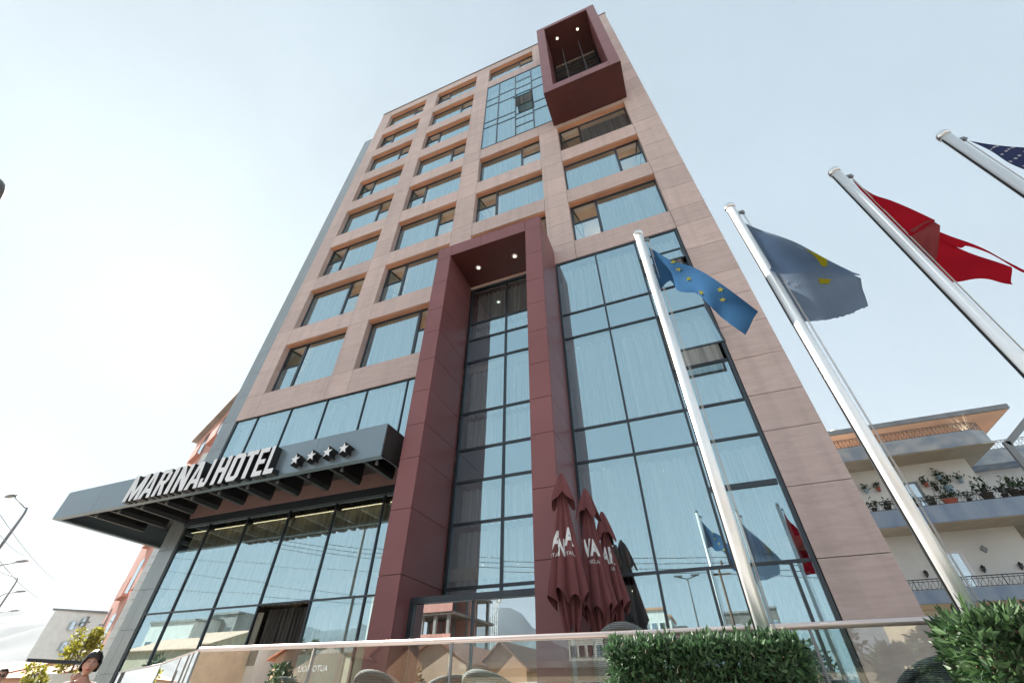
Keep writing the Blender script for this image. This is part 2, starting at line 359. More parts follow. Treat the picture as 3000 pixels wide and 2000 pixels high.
b = ridge('h', [(-6500,0),(-5200,520),(-4300,600),(-3000,560),(-2450,500),(-2000,380),(-1700,500),(-1560,585),(-1440,535),(-1280,400),(-1180,520),(-1080,560),(-950,450),(-300,260),(800,180),(3500,300),(6000,0)], 2400, 5)
o = b.build('mountains', M['hill'], smooth=True); o.location = (0,-3600,0); tag(o, kind='structure')

# ------------------------------------------------------------------ hotel
HB = (-6.3, 7, 0)
hotel = empty('hotel_building', HB, 'tall pink stone clad hotel with blue tinted glass, maroon portal and dark name canopy', 'hotel')
def hp(b, name, mats, parent=None, **k): return b.build(name, mats, parent or hotel, off=HB if not parent or parent is hotel else HB, **k)
TOP = 36.87
CX = [(-13.90,-10.72),(-9.75,-6.55),(-5.55,-2.33),(-1.385,1.845)]
TT = [35.95,32.58,29.27,25.97,22.69,19.34,16.05,12.71]
SS = [33.65,30.23,26.99,23.67,20.30,16.93,13.60,10.29]
XL, XR = -14.78, 2.92
wins = [(c, r) for c in (0,1) for r in range(8)] + [(2,0),(2,4),(2,5),(2,6)] + [(3,4),(3,5),(3,6)]
stone = MB(); core = MB()
G = .007
def panel(x0, x1, z0, z1):
    stone.box(x0+G, x1-G, 0, .035, z0+G, z1-G)
def zsplit(z0, z1):
    """joints of a pier: at every sill, head and mid-window line"""
    zs = sorted({z for z in TT+SS+[(t+s)/2 for t, s in zip(TT, SS)] if z0+.2 < z < z1-.2}); return [z0]+zs+[z1]
def pier(x0, x1, z0, z1, zs=None):
    zs = zs or zsplit(z0, z1)
    for a, b_ in zip(zs, zs[1:]): panel(x0, x1, a, b_)
    core.box(x0+.004, x1-.004, .05, .9, z0+.004, z1-.004)
def span(x0, x1, z0, z1):
    panel(x0, x1, z0, z1); core.box(x0+.004, x1-.004, .05, .9, z0+.07, z1-.04)
S_ = 9.26
pier(XL, -13.90, S_, TOP); pier(-10.72, -9.75, S_, TOP); pier(-6.55, -5.55, S_, TOP)
pier(-2.33, -1.385, 12.65, 23.69); pier(-2.33, -1.57, 32.5, TOP)
pier(1.845, XR, 0.5, TOP, [.5,2.25,3.14,4.37,5.52,6.37,7.36,8.37,9.35,10.26,11.5,12.71]+[z for z in zsplit(12.71, TOP)[1:]])
for c in (0,1):
    x0, x1 = CX[c]; span(x0, x1, TT[0], TOP)
    for r in range(7): span(x0, x1, TT[r+1], SS[r])
    span(x0, x1, S_, SS[7])
x0, x1 = CX[2]; span(x0, x1, TT[0], TOP); span(x0, x1, 32.5, SS[0]); span(x0, x1, TT[4], 23.69); span(x0, x1, TT[5], SS[4]); span(x0, x1, TT[6], SS[5]); span(x0, x1, 12.65, SS[6])
x0, x1 = CX[3]; span(x0, x1, 33.2, TOP); span(x0, x1, TT[4], 23.0); span(x0, x1, TT[5], SS[4]); span(x0, x1, TT[6], SS[5]); span(x0, x1, 12.65, SS[6])
# window reveals: side jambs and sills in stone
for c, r in wins:
    x0, x1 = CX[c]; z0, z1 = SS[r], TT[r]; zm = (z0+z1)/2
    for a, b_ in ((z0, zm), (zm, z1)):
        stone.box(x0-.03, x0-.001, .037, .32, a+.004, b_-.004); stone.box(x1+.001, x1+.03, .037, .32, a+.004, b_-.004)
    stone.box(x0, x1, .037, .32, z0-.03, z0-.001)
# side walls (flank) clad in the same stone
for k in range(11):
    for j in range(9): stone.box(XR-.03, XR-.001, .04+j*1.65, 1.68+j*1.65, .5+k*3.3, 3.79+k*3.3 if k < 10 else TOP)
hp(stone, 'stone_cladding', M['stone']); hp(core, 'masonry', M['joint'])
b = MB(); b.box(XL-.7, XR-.04, .95, 14.9, .3, .31)
b = MB()
for z in [3.35,6.2,9.1]+[t+.03 for t in TT[::-1]]: b.box(-15.3, XR-.06, .92 if z > 12.5 else .30, 14.8, z, z+.25)
for c_ in range(4):
    for r_ in range(8): b.box(CX[c_][0], CX[c_][1], .545, .915, TT[r_]+.031, TT[r_]+.06)
hp(b, 'floor_slab', M['ceiling'])
b = MB(); b.box(-15.3, XR-.06, 3.2, 3.3, .5, TOP-.4); b.box(-15.4,-15.3,.62,14.8,.5,32.6)
for x in (-14.1,-10.2,-6.05,-1.85,2.2): b.box(x-.12, x+.12, .92, 3.2, .5, 36.9)
b.box(-15.3, XR-.06, 14.8, 14.9, .5, 36.4); hp(b, 'interior_wall', M['inside'])
b = MB(); b.box(XL-.02, XR+.04, -.05, .25, TOP+.002, TOP+.06); b.box(XL-.02, XL+.1, .25, 14.9, TOP+.002, TOP+.06); b.box(XR-.15, XR+.04, .25, 14.9, TOP+.002, TOP+.06)
hp(b, 'roof_coping', M['galv']); b = MB(); b.box(XL, XR-.04, .3, 14.8, TOP-.3, TOP-.05); hp(b, 'roof', M['conc'])
# grey corner strip
b = MB(); zs = [.5,1.85,2.81,3.79,4.85]+[4.85+i*1.12 for i in range(1,25)]+[32.7]
for a, c in zip(zs, zs[1:]):
    b.box(-15.47, -15.15-.003, .02, .06, a+.004, c-.004); b.box(-15.15+.003, XL-.006, .02, .06, a+.004, c-.004)
    for j in range(8): b.box(-15.47, -15.44, .062+j*1.8, 1.855+j*1.8, a+.004, c-.004)
hp(b, 'grey_cladding', M['grey_panel']); b = MB(); b.box(-15.43, XL-.01, .07, .6, .5, 32.68); b.box(-15.47,XL,.02,14.6,32.705,32.76); hp(b, 'grey_backing', M['joint'])

def curtain_pts(x0, x1, y, z0, z1, period=.13, amp=.035, seed=0):
    period *= 1.25; amp *= 1.5
    rnd = random.Random(seed); n = max(8, int((x1-x0)/period*6)); top = []; bot = []; ph = 0
    for i in range(n+1):
        ph += 2*math.pi/6*(.8+.4*rnd.random()); x = x0+(x1-x0)*i/n
        top.append((x, y+amp*.7*math.sin(ph), z1)); bot.append((x+.01*math.sin(ph*.5), y+amp*1.3*math.sin(ph), z0))
    return [bot, top]
def make_window(side):
    """3.22 x 2.35 m window in local coordinates; origin at centre of the sill, y = wall face"""
    W, H, Y = 1.612, 2.36, .24
    d = 1 if side == 'R' else -1
    f = MB(); t = .055
    f.box(-W,-W+t,Y,Y+.07,0,H); f.box(W-t,W,Y,Y+.07,0,H); f.box(-W+t,W-t,Y,Y+.07,0,t); f.box(-W+t,W-t,Y,Y+.07,H-t,H)
    xm = d*.62; f.box(xm-.05,xm+.05,Y-.01,Y+.07,t,H-t)
    zt = 1.30; xa, xb = sorted((xm+d*.05, d*(W-t))); f.box(xa,xb,Y,Y+.07,zt-.03,zt+.03)
    fo = f.build('window', M['frame'])
    g = MB(); xa2, xb2 = sorted((xm-d*.05, -d*(W-t))); g.quad([(xa2,Y+.03,t),(xb2,Y+.03,t),(xb2,Y+.03,H-t),(xa2,Y+.03,H-t)]); g.build('glass_pane', M['glass'], fo)
    g = MB(); g.quad([(xa,Y+.03,t),(xb,Y+.03,t),(xb,Y+.03,zt-.03),(xa,Y+.03,zt-.03)]); g.build('glass_pane', M['glass'], fo)
    # narrow casement swung inwards about its outer edge
    s = MB(); h = H-t-zt-.03; xh = d*(W-t); e = .045; L_ = (xb-xa); an = R(78)
    def T(u, z, y=0): return (xh-d*(u*math.cos(an)+y*math.sin(an)), Y+.05+u*math.sin(an)+y*math.cos(an), zt+.03+z)
    def bar(u0, u1, z0, z1):
        n = len(s.v)
        for yy in (0, .04):
            for u, z in ((u0,z0),(u1,z0),(u1,z1),(u0,z1)): s.v.append(T(u, z, yy))
        for q in ((0,1,2,3),(7,6,5,4),(0,4,5,1),(1,5,6,2),(2,6,7,3),(3,7,4,0)): s.f.append(tuple(n+i for i in q)); s.m.append(0)
    bar(0,e,0,h); bar(L_-e,L_,0,h); bar(e,L_-e,0,e); bar(e,L_-e,h-e,h)
    n = len(s.v); s.v += [T(e,e,.02),T(L_-e,e,.02),T(L_-e,h-e,.02),T(e,h-e,.02)]; s.f.append((n,n+1,n+2,n+3)); s.m.append(1)
    s.build('casement', [M['frame'], M['glass']], fo)
    s = MB(); s.box(-W,W,Y+.075,Y+.30,H+.0,H+.03); s.build('head_lining', M['lining'], fo)
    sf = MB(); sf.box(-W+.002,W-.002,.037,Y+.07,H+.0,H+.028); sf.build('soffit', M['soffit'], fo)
    ca, cb_ = sorted((xm-d*.02, -d*(W-.05))); c = MB(); c.grid(curtain_pts(ca, cb_, Y+.22, .02, H-.04, seed=3 if side == 'R' else 4)); c.build('curtain', M['curtain'], fo, smooth=True)
    k = MB(); px_ = d*(W-.75); k.lathe([(0,H-.95),(.06,H-.93),(.10,H-.85),(.06,H-.77),(0,H-.75)], px_, 1.9, 12, 0); k.tube([(px_,1.9,H-.75),(px_,1.9,H)], .006, 5, 0); k.build('added_room_light', M['room_fill'], fo)  # invented lamp hung inside to brighten the room ceiling
    return fo
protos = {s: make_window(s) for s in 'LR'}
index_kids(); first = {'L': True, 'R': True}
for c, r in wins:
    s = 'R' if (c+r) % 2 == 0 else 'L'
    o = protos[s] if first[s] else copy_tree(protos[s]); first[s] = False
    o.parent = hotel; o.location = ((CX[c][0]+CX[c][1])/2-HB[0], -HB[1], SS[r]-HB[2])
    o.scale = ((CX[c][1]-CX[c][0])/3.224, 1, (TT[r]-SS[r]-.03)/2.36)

def glazing(name, y, xs, bands, skip=(), cgap=None, fw_=.06, depth=.05, curt=None, glass='glass', outer=.07, spandrel=(), seed=0):
    """curtain wall: bands = list of (z0,z1,[x lines]); frame mesh is the part, panes and curtains its sub-parts"""
    f = MB(); zs = sorted({z for b_ in bands for z in b_[:2]}); fo_panes = []
    xa, xb = xs
    f.box(xa, xa+outer, y-.015, y+depth, zs[0], zs[-1]); f.box(xb-outer, xb, y-.015, y+depth, zs[0], zs[-1])
    for z in zs: f.box(xa+outer, xb-outer, y-.012, y+depth, z-fw_/2, z+fw_/2)
    for bi, (z0, z1, lines) in enumerate(bands):
        ls = [xa+outer-fw_/2]+list(lines)+[xb-outer+fw_/2]
        for x in lines: f.box(x-fw_/2, x+fw_/2, y-.018, y+depth, z0+fw_/2, z1-fw_/2)
        for i, (p, q) in enumerate(zip(ls, ls[1:])):
            if (bi, i) in skip: continue
            fo_panes.append((p+fw_/2, q-fw_/2, z0+fw_/2, z1-fw_/2, bi))
    fo = hp(f, name, M['frame'])
    for p, q, z0, z1, bi in fo_panes:
        g = MB(); g.quad([(p,y+.02,z0),(q,y+.02,z0),(q,y+.02,z1),(p,y+.02,z1)]); g.build('glass_pane', M[glass], fo, off=HB)
    for bi, (z0, z1, lines) in enumerate(bands):
        if bi in spandrel:
            s = MB(); s.box(xa+.02, xb-.02, y+.09, y+.11, z0, z1); s.build('spandrel_panel', M['back'], fo, off=HB)
        elif curt:
            for ca_, cb2 in ([(xa+.1, xb-.1)] if not (cgap and cgap[0] == bi) else [(xa+.1, cgap[1]), (cgap[2], xb-.1)]):
                c = MB(); c.grid(curtain_pts(ca_, cb2, y+.28, z0+.02, z1-.12, .14, .04, seed+bi)); c.build('curtain', M[curt], fo, off=HB, smooth=True)
    return fo
n5 = [-13.69,-12.12,-10.54,-8.90,-7.33]
glazing('upper_curtain_wall', .05, (XL, -5.86), [(6.42,S_,n5)], curt='curtain', fw_=.032)
glazing('lower_curtain_wall', .05, (XL, -5.86), [(3.16,5.5,n5),(.5,3.16,n5)], skip={(1,3)}, curt='curtain_dark', seed=9, fw_=.038, cgap=(1,-10.54,-8.9))
b = MB(); b.grid(curtain_pts(-10.5,-8.95,.40,.6,3.1,.10,.05,77)); hp(b, 'curtain', M['curtain_open'], smooth=True)
for a_, c_ in zip([XL+.1]+n5, n5+[-5.95]):
    b = MB(); b.box(a_+.12, c_-.12, .17, .19, 5.33, 5.35); hp(b, 'cove_light', M['cove'])
b = MB(); b.box(-10.54,-8.9,.05,.12,.5,.56); b.box(-10.50,-9.72,.10,.14,.56,3.1,0); 
v1, v2 = -.765, .51
cw = glazing('entrance_curtain_wall', .03, (-2.13, 1.835), [(10.23,12.62,[v1,v2]),(9.28,10.23,[v1,v2]),(6.35,9.28,[v1,v2]),(5.505,6.35,[v1,v2]),(3.14,5.505,[v1,v2]),(.5,3.14,[v1,.11,1.45])],
             skip={(0,2),(2,2)}, curt='curtain', spandrel=(1,3), outer=.07, fw_=.05)
# right bay: transoms and the two opened lights
for za, zb_ in ((11.66,11.72),(10.95,11.01),(7.42,7.48),(4.46,4.56)): f = MB(); f.box(v2+.03,1.745,.012,.085,za,zb_); f.build('transom', M['frame'], cw, off=HB)

def pane(x0, x1, z0, z1, y, par, mat='glass'):
    g = MB(); g.quad([(x0,y,z0),(x1,y,z0),(x1,y,z1),(x0,y,z1)]); g.build('glass_pane', M[mat], par, off=HB)
pane(v2+.03,1.745,11.72,12.59,.05,cw); pane(v2+.03,1.745,10.26,10.95,.05,cw); pane(v2+.03,1.745,6.38,7.42,.05,cw)
def open_sash(x0, x1, ztop, h, ang, y, par, ft=.05):
    s = MB()
    def T(x, z, yy=0): return (x, y-(h-z)*math.sin(ang)-yy*math.cos(ang), ztop-(h-z)*math.cos(ang)-yy*math.sin(ang)*0)
    def bar(a0, a1, b0, b1):
        n = len(s.v)
        for yy in (0, .045):
            for x, z in ((a0,b0),(a1,b0),(a1,b1),(a0,b1)): s.v.append(T(x, z, yy))
        for q in ((0,1,2,3),(7,6,5,4),(0,4,5,1),(1,5,6,2),(2,6,7,3),(3,7,4,0)): s.f.append(tuple(n+i for i in q)); s.m.append(0)
    bar(x0,x0+ft,0,h); bar(x1-ft,x1,0,h); bar(x0+ft,x1-ft,0,ft); bar(x0+ft,x1-ft,h-ft,h)
    n = len(s.v); s.v += [T(x0+ft,ft,.02),T(x1-ft,ft,.02),T(x1-ft,h-ft,.02),T(x0+ft,h-ft,.02)]; s.f.append((n,n+1,n+2,n+3)); s.m.append(1)
    return s.build('open_sash', [M['frame'], M['glass']], par, off=HB)
open_sash(v2+.05, 1.74, 11.66, .66, R(16), .0, cw); open_sash(v2+.05, 1.76, 9.25, 1.78, R(17), .0, cw)
# flush glass panel of the upper floors (column three)
ga = [-4.66,-3.56,-2.52]
fr = MB(); x0g, x1g, z0g, z1g = -5.55, -1.50, 23.69, 32.5
fr.box(x0g,x0g+.05,-.02,.06,z0g,z1g); fr.box(x0g+.05,x1g,-.018,.06,z0g,z0g+.05); fr.box(x0g+.05,x1g,-.018,.06,z1g-.05,z1g)
for x in ga: fr.box(x-.03,x+.03,-.02,.06,z0g+.05,z1g-.05)
colsz = [(x0g+.05,ga[0]-.03,[30.2,29.25,26.92,26.2]),(ga[0]+.03,ga[1]-.03,[30.38,29.1,26.85,26.1]),(ga[1]+.03,ga[2]-.03,[31.3,30.15,29.05,27.45,26.33,25.74,24.75]),(ga[2]+.03,x1g,[30.4,29.12,27.0,25.9])]
fo = None; panes = []
for ci, (a, c, zl) in enumerate(colsz):
    zl = sorted(zl)
    for z in zl: fr.box(a, c, -.012, .05, z-.018, z+.018)
    zz = [z0g+.05]+zl+[z1g-.05]
    for i, (p, q) in enumerate(zip(zz, zz[1:])):
        if ci == 2 and abs(p-27.45) < .01: continue
        panes.append((a, c, p+.018, q-.018))
fo = hp(fr, 'upper_glass_wall', M['frame'])
for a, c, p, q in panes: pane(a, c, p, q, .01, fo)
open_sash(ga[1]+.03, ga[2]-.03, 29.03, 1.55, R(14), -.02, fo)
c = MB(); c.grid(curtain_pts(x0g+.1, x1g-.1, .36, z0g+.1, z1g-.3, .14, .04, 31)); c.build('curtain', M['curtain'], fo, off=HB, smooth=True)

# portal
PY = -1.56; Z = lambda z: (z-1.2)*1.047+1.2
PL, PLi, PRi, PR = -5.83, -5.31, -2.64, -2.13; PT, PU = 13.30, 12.77
pz = [.5, Z(2.04), Z(3.05), Z(4.24), Z(5.34), Z(6.17), Z(7.1), Z(8.08), Z(9.04), Z(9.92), Z(11.07), PU, PT]
p = MB(); g = .006; D0 = .9
def shell(x0, x1, y0, y1, z0, z1, mi=0): p.box(x0+g, x1-g, y0, y1, z0+g, z1-g, mi)
for a, c in zip(pz, pz[1:]):
    if a < PU-.01:
        shell(PL, PLi, PY, PY+.03, a, c); shell(PRi, PR, PY, PY+.03, a, c)
        for x in (PLi-.03, PL): p.box(x, x+.03-.001 if x == PL else PLi, PY+.032, .04, a+g, c-g)
        p.box(PR-.03, PR, PY+.032, .04, a+g, c-g); p.box(PRi, PRi+.03, PY+.032, .04, a+g, c-g)
    else:
        for u, v in ((PL,PLi),(PLi,-4.2),(-4.2,PRi),(PRi,PR)): shell(u, v, PY, PY+.03, a, c)
        p.box(PL, PL+.03, PY+.032, .04, a+g, c-g); p.box(PR-.03, PR, PY+.032, .04, a+g, c-g)
p.box(PL, PR, PY, .04, PT, PT+.03)
portal = hp(p, 'portal', M['maroon'])
k = MB(); k.box(PL+.035,PLi-.035,PY+.035,.04,.5,PT-.01); k.box(PRi+.035,PR-.035,PY+.035,.04,.5,PT-.01); k.box(PLi,PRi,PY+.035,.04,PU+.03,PT-.01)
k.build('portal_core', M['joint'], portal, off=HB)
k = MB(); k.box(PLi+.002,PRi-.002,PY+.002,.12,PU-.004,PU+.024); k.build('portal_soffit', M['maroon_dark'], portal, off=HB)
for x in (-4.66,-3.31):
    k = MB(); k.lathe([(.0,PU-.03),(.045,PU-.03),(.05,PU-.02)], x, -.75, 16, 1); k.lathe([(.05,PU-.02),(.095,PU-.018),(.10,PU-.005)], x, -.75, 20, 0)
    k.build('ceiling_light', [M['white'], M['lamp']], portal, off=HB)
# portal glazing
pg = glazing('portal_glazing', .10, (PLi, PRi), [(11.0,12.72,[-3.95]),(10.28,11.0,[-3.95]),(9.36,10.28,[-3.95]),(7.52,9.36,[-3.95]),(6.4,7.52,[-3.95]),(5.52,6.4,[-3.95]),(4.5,5.52,[-3.95]),(3.16,4.5,[-3.95]),(2.82,3.16,[-3.95])], spandrel=(2,5), curt='curtain', outer=.08, seed=40)
# entrance vestibule with glass front
v = MB(); v.box(PLi,PLi+.10,-1.13,-1.03,.5,2.81); v.box(PRi-.10,PRi,-1.13,-1.03,.5,2.81); v.box(PLi+.1,PRi-.1,-1.14,-1.02,2.70,2.81); v.box(PLi,PRi,-1.02,.09,2.76,2.80)
v.box(PLi+.1,PRi-.1,-1.12,-1.04,.5,.58); v.box(-4.0,-3.96,-1.11,-1.05,.58,2.7)
ve = hp(v, 'entrance_vestibule', M['frame'])
for a, c in ((PLi+.1,-4.0),(-3.96,PRi-.1)): pane(a, c, .58, 2.7, -1.08, ve, 'glass_door')

# projecting balcony box at the top
B = dict(l=-1.53, r=2.07, b=23.05, t=33.35, il=-1.04, ir=1.60, ib=23.63, it=32.9); BY = -1.6
p = MB(); zz = [B['b'],B['ib']]+[B['ib']+(B['it']-B['ib'])*i/7 for i in range(1,7)]+[B['it'],B['t']]
for a, c in zip(zz, zz[1:]):
    if a >= B['ib']-.01 and c <= B['it']+.01:
        p.box(B['l']+g,B['il']-g,BY,BY+.03,a+g,c-g); p.box(B['ir']+g,B['r']-g,BY,BY+.03,a+g,c-g)
        p.box(B['il']-.03,B['il'],BY+.032,.5,a+g,c-g); p.box(B['ir'],B['ir']+.03,BY+.032,.5,a+g,c-g)
    else:
        for u, v_ in ((B['l'],B['il']),(B['il'],.3),(.3,B['ir']),(B['ir'],B['r'])): p.box(u+g,v_-g,BY,BY+.03,a+g,c-g)
    p.box(B['l'],B['l']+.03,BY+.032,-.002,a+g,c-g); p.box(B['r']-.03,B['r'],BY+.032,-.002,a+g,c-g)
bx = hp(p, 'balcony_box', M['maroon'])
k = MB(); k.box(B['l']+.035,B['il']-.035,BY+.035,-.004,B['b']+.03,B['t']-.03); k.box(B['ir']+.035,B['r']-.035,BY+.035,-.004,B['b']+.03,B['t']-.03)
k.box(B['il']-.03,B['ir']+.03,BY+.035,.5,B['b']+.03,B['ib']-.03); k.box(B['il']-.03,B['ir']+.03,BY+.035,.5,B['it']+.03,B['t']-.03); k.build('box_core', M['joint'], bx, off=HB)
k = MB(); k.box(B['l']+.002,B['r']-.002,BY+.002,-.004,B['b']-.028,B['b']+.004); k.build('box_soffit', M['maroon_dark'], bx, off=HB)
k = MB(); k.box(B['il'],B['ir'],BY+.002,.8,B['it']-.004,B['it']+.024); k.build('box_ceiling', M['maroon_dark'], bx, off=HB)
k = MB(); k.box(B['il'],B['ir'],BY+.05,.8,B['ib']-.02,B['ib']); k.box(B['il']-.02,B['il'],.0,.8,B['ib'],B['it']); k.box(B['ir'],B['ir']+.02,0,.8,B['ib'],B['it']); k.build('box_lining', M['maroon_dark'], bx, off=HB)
for x in (-.43,.87):
    k = MB(); k.lathe([(0,B['it']-.03),(.055,B['it']-.03),(.06,B['it']-.02)], x, -.85, 16, 1); k.lathe([(.06,B['it']-.02),(.1,B['it']-.018),(.105,B['it']-.008)], x, -.85, 18, 0)
    k.build('ceiling_light', [M['white'], M['lamp']], bx, off=HB)
gb = MB(); y0 = .55
for z in (24.6,26.0,27.0,28.4,29.7,30.4,31.6): gb.box(B['il'],B['ir'],y0,y0+.06,z,z+.12 if z != 27.0 else z+.3)
for x in (B['il']+.03,-.28,.75,B['ir']-.03): gb.box(x-.03,x+.03,y0-.01,y0+.07,B['ib'],B['it'])
gbo = gb.build('box_glazing', M['frame'], bx, off=HB)
pane(B['il'],B['ir'],B['ib'],B['it'],y0+.03,bx,'glass')
rl = MB(); 
for x in (-.30,.75): rl.tube([(x,-.25,B['ib']),(x,-.25,B['it'])], .02, 8); rl.box(x-.06,x+.06,-.29,-.21,B['ib']+3.6,B['ib']+3.75)
rl.build('steel_cable', M['galv'], bx, off=HB)

# canopy with the name
cyf, cyb = -1.93, -.0; cl, cr, cb, ct = -18.0, -6.09, 5.52, 6.34
c = MB(); g = .004
xs = [cl,-16.2,-14.4,-12.3,-10.2,-8.1,cr]
for a, d in zip(xs, xs[1:]): c.box(a+g,d-g,cyf,cyf+.04,cb,ct)
c.box(cl, cr, cyf+.041, cyf+.16, cb+.002, cb+.05); c.box(cl,cl+.04,cyf+.045,3,cb,ct); c.box(cl+.04,cl+.16,cyf+.16,3,cb+.002,cb+.05)
canopy = hp(c, 'canopy', M['canopy'])
c = MB(); c.box(cr-.04,cr,cyf+.045,-.02,cb+.001,ct); c.box(cl+.042,cr-.042,cyf+.045,-.02,6.12,6.18); c.box(cl+.042,-15.5,-.02,3,6.12,6.18); c.box(cl+.05,cr-.05,cyf+.16,cyf+.2,cb+.052,6.12)
c.build('canopy_ceiling', M['canopy_in'], canopy, off=HB)
for i in range(11):
    x = -6.72-i*1.0; k = MB(); k.prism([(x-.09,6.11),(x-.09,5.66),(x-.05,5.56),(x+.05,5.56),(x+.09,5.66),(x+.09,6.11)], cyf+.21, -.02 if x < -14.7 else -.62, 'y')
    k.build('canopy_beam', M['black'], canopy, off=HB)
    k = MB(); k.lathe([(0,5.49),(.035,5.49),(.04,5.55)], x+.3, cyf+.32, 12); k.box(x+.285,x+.315,cyf+.305,cyf+.335,5.55,6.11); k.build('spotlight', M['galv'], canopy, off=HB)
k = MB(); k.box(XL,PL-.01,-.06,.05,5.72,6.40); k.build('wall_band', M['band'], canopy, off=HB)
k = MB(); k.box(XL,PL-.01,-.03,.04,5.5,5.715); k.build('head_frame', M['frame'], canopy, off=HB)
GLY = {'I': [[(0,0),(1,0),(1,1),(0,1)]], 'L': [[(0,0),(.36,0),(.36,1),(0,1)],[(.36,0),(1,0),(1,.17),(.36,.17)]],
 'E': [[(0,0),(.36,0),(.36,1),(0,1)],[(.36,0),(1,0),(1,.17),(.36,.17)],[(.36,.42),(.92,.42),(.92,.58),(.36,.58)],[(.36,.83),(1,.83),(1,1),(.36,1)]],
 'T': [[(0,.83),(1,.83),(1,1),(0,1)],[(.32,0),(.68,0),(.68,.83),(.32,.83)]], 'H': [[(0,0),(.34,0),(.34,1),(0,1)],[(.66,0),(1,0),(1,1),(.66,1)],[(.34,.42),(.66,.42),(.66,.59),(.34,.59)]],
 'N': [[(0,0),(.31,0),(.31,1),(0,1)],[(.69,0),(1,0),(1,1),(.69,1)],[(.31,.52),(.69,0),(.69,.48),(.31,1)]],
 'M': [[(0,0),(.24,0),(.24,1),(0,1)],[(.76,0),(1,0),(1,1),(.76,1)],[(.24,.46),(.43,0),(.5,.0),(.5,.38),(.24,1)],[(.5,0),(.57,0),(.76,.46),(.76,1),(.5,.38)]],
 'A': [[(0,0),(.30,0),(.5,.80),(.5,1),(.30,1)],[(.70,0),(1,0),(.70,1),(.5,1),(.5,.80)],[(.35,.2),(.65,.2),(.61,.36),(.39,.36)]],
 'R': [[(0,0),(.34,0),(.34,1),(0,1)],[(.34,.84),(.9,.84),(.78,1),(.34,1)],[(.66,.56),(1,.56),(1,.86),(.9,.84),(.66,.84)],[(.34,.42),(.82,.42),(1,.56),(.34,.56)],[(.40,.42),(.64,0),(1,0),(.74,.42)]],
 'J': [[(.62,.17),(1,.17),(1,1),(.62,1)],[(.1,0),(.85,0),(1,.17),(0,.17)],[(0,.17),(.34,.17),(.34,.32),(0,.32)]],
 'O': [[(0,.12),(.34,.17),(.34,.83),(0,.88)],[(.66,.17),(1,.12),(1,.88),(.66,.83)],[(0,.12),(.2,0),(.8,0),(1,.12),(.66,.17),(.34,.17)],[(.34,.83),(.66,.83),(1,.88),(.8,1),(.2,1),(0,.88)]]}
def letter(ch, x0, x1, z0, z1, y, dep, parent):
    k = MB()
    for poly in GLY[ch]:
        q = [(x0+(x1-x0)*a, z0+(z1-z0)*b_) for a, b_ in poly]; k.prism(q, y-dep, y, 'y', 0)
        cx_, cz_ = sum(p_[0] for p_ in q)/len(q), sum(p_[1] for p_ in q)/len(q); k.quad([(a, y-dep-.003, b_) for a, b_ in q], 1)
    k.build('sign_letter', [M['black'], M['white']], parent, off=HB)
cells = [('M',-14.50,-13.88),('A',-13.86,-13.40),('R',-13.33,-12.93),('I',-12.84,-12.68),('N',-12.58,-12.14),('A',-12.08,-11.62),('J',-11.60,-11.31),('H',-11.15,-10.74),('O',-10.66,-10.24),('T',-10.20,-9.82),('E',-9.76,-9.45),('L',-9.38,-9.08)]
for ch, a, c_ in cells: letter(ch, a, c_, 5.50, 6.25, cyf, .2, canopy)
for i, x in enumerate((-8.46,-7.98,-7.50,-7.04)):
    k = MB(); k.prism(star_poly(x, 5.74+.012*i, .165), cyf-.2, cyf, 'y', 0); k.quad([(a,cyf-.203,b_) for a, b_ in star_poly(x, 5.74+.012*i, .145)], 1)
    k.build('star', [M['black'], M['white']], canopy, off=HB)
# room downlights seen through the glass
for x, z in ((-1.9,10.1),(-1.75,9.0),(-1.0,9.1),(-1.5,5.35),(-.6,5.35),(-.25,5.1),(-1.3,2.9),(-4.3,3.75),(-4.45,3.6),(-3.6,3.55),(-3.3,3.35),(-3.7,8.2),(-4.3,6.3)):
    k = MB(); k.lathe([(0,z+.012),(.014,z),(0,z-.012)], x, .2, 8); hp(k, 'interior_light', M['lamp'])

# ------------------------------------------------------------------ cloth flags
def resample(pl, n):
    pl = [Vector(p) for p in pl]; d = [0]
    for a, b_ in zip(pl, pl[1:]): d.append(d[-1]+(b_-a).length)
    out = []
    for i in range(n):
        s = d[-1]*i/(n-1); k = 0
        while k < len(d)-2 and d[k+1] < s: k += 1
        t = (s-d[k])/max(1e-9, d[k+1]-d[k]); out.append(pl[k].lerp(pl[k+1], min(1, max(0, t))))
    return out
def smooth_line(pl, n):
    """Catmull-Rom through the points"""
    P = [Vector(p) for p in pl]; P = [P[0]*2-P[1]]+P+[P[-1]*2-P[-2]]; out = []
    for i in range(1, len(P)-2):
        for k in range(8):
            t = k/8; a, b_, c_, d_ = P[i-1:i+3]
            out.append(.5*((2*b_)+(c_-a)*t+(2*a-5*b_+4*c_-d_)*t*t+(3*b_-a-3*c_+d_)*t**3))
    out.append(P[-2]); return resample(out, n)
def cloth(b, top, bot, n=26, m=14, rip=.012, fr=3, mi=0, ragged=0, sm=True, seed=0):
    f = smooth_line if sm else resample
    A, C_ = f(top, n), f(bot, n); rows = []
    for j in range(m+1):
        t = j/m; row = []
        for i in range(n):
            p = A[i].lerp(C_[i], t); u = i/(n-1)
            p.y += rip*math.sin(u*fr*6.28+t*4+seed)*min(1, u*3)*math.sin(math.pi*(.15+.7*t))
            if ragged and j == m: p.z += ragged*(random.random()-.5)*2*(.3+u)
            row.append(p)
        rows.append(row)
    b.grid(rows, mi); return rows
def ynear(rows, x, z):
    return min(((p.x-x)**2+(p.z-z)**2, p.y) for r_ in rows for p in r_)[1]
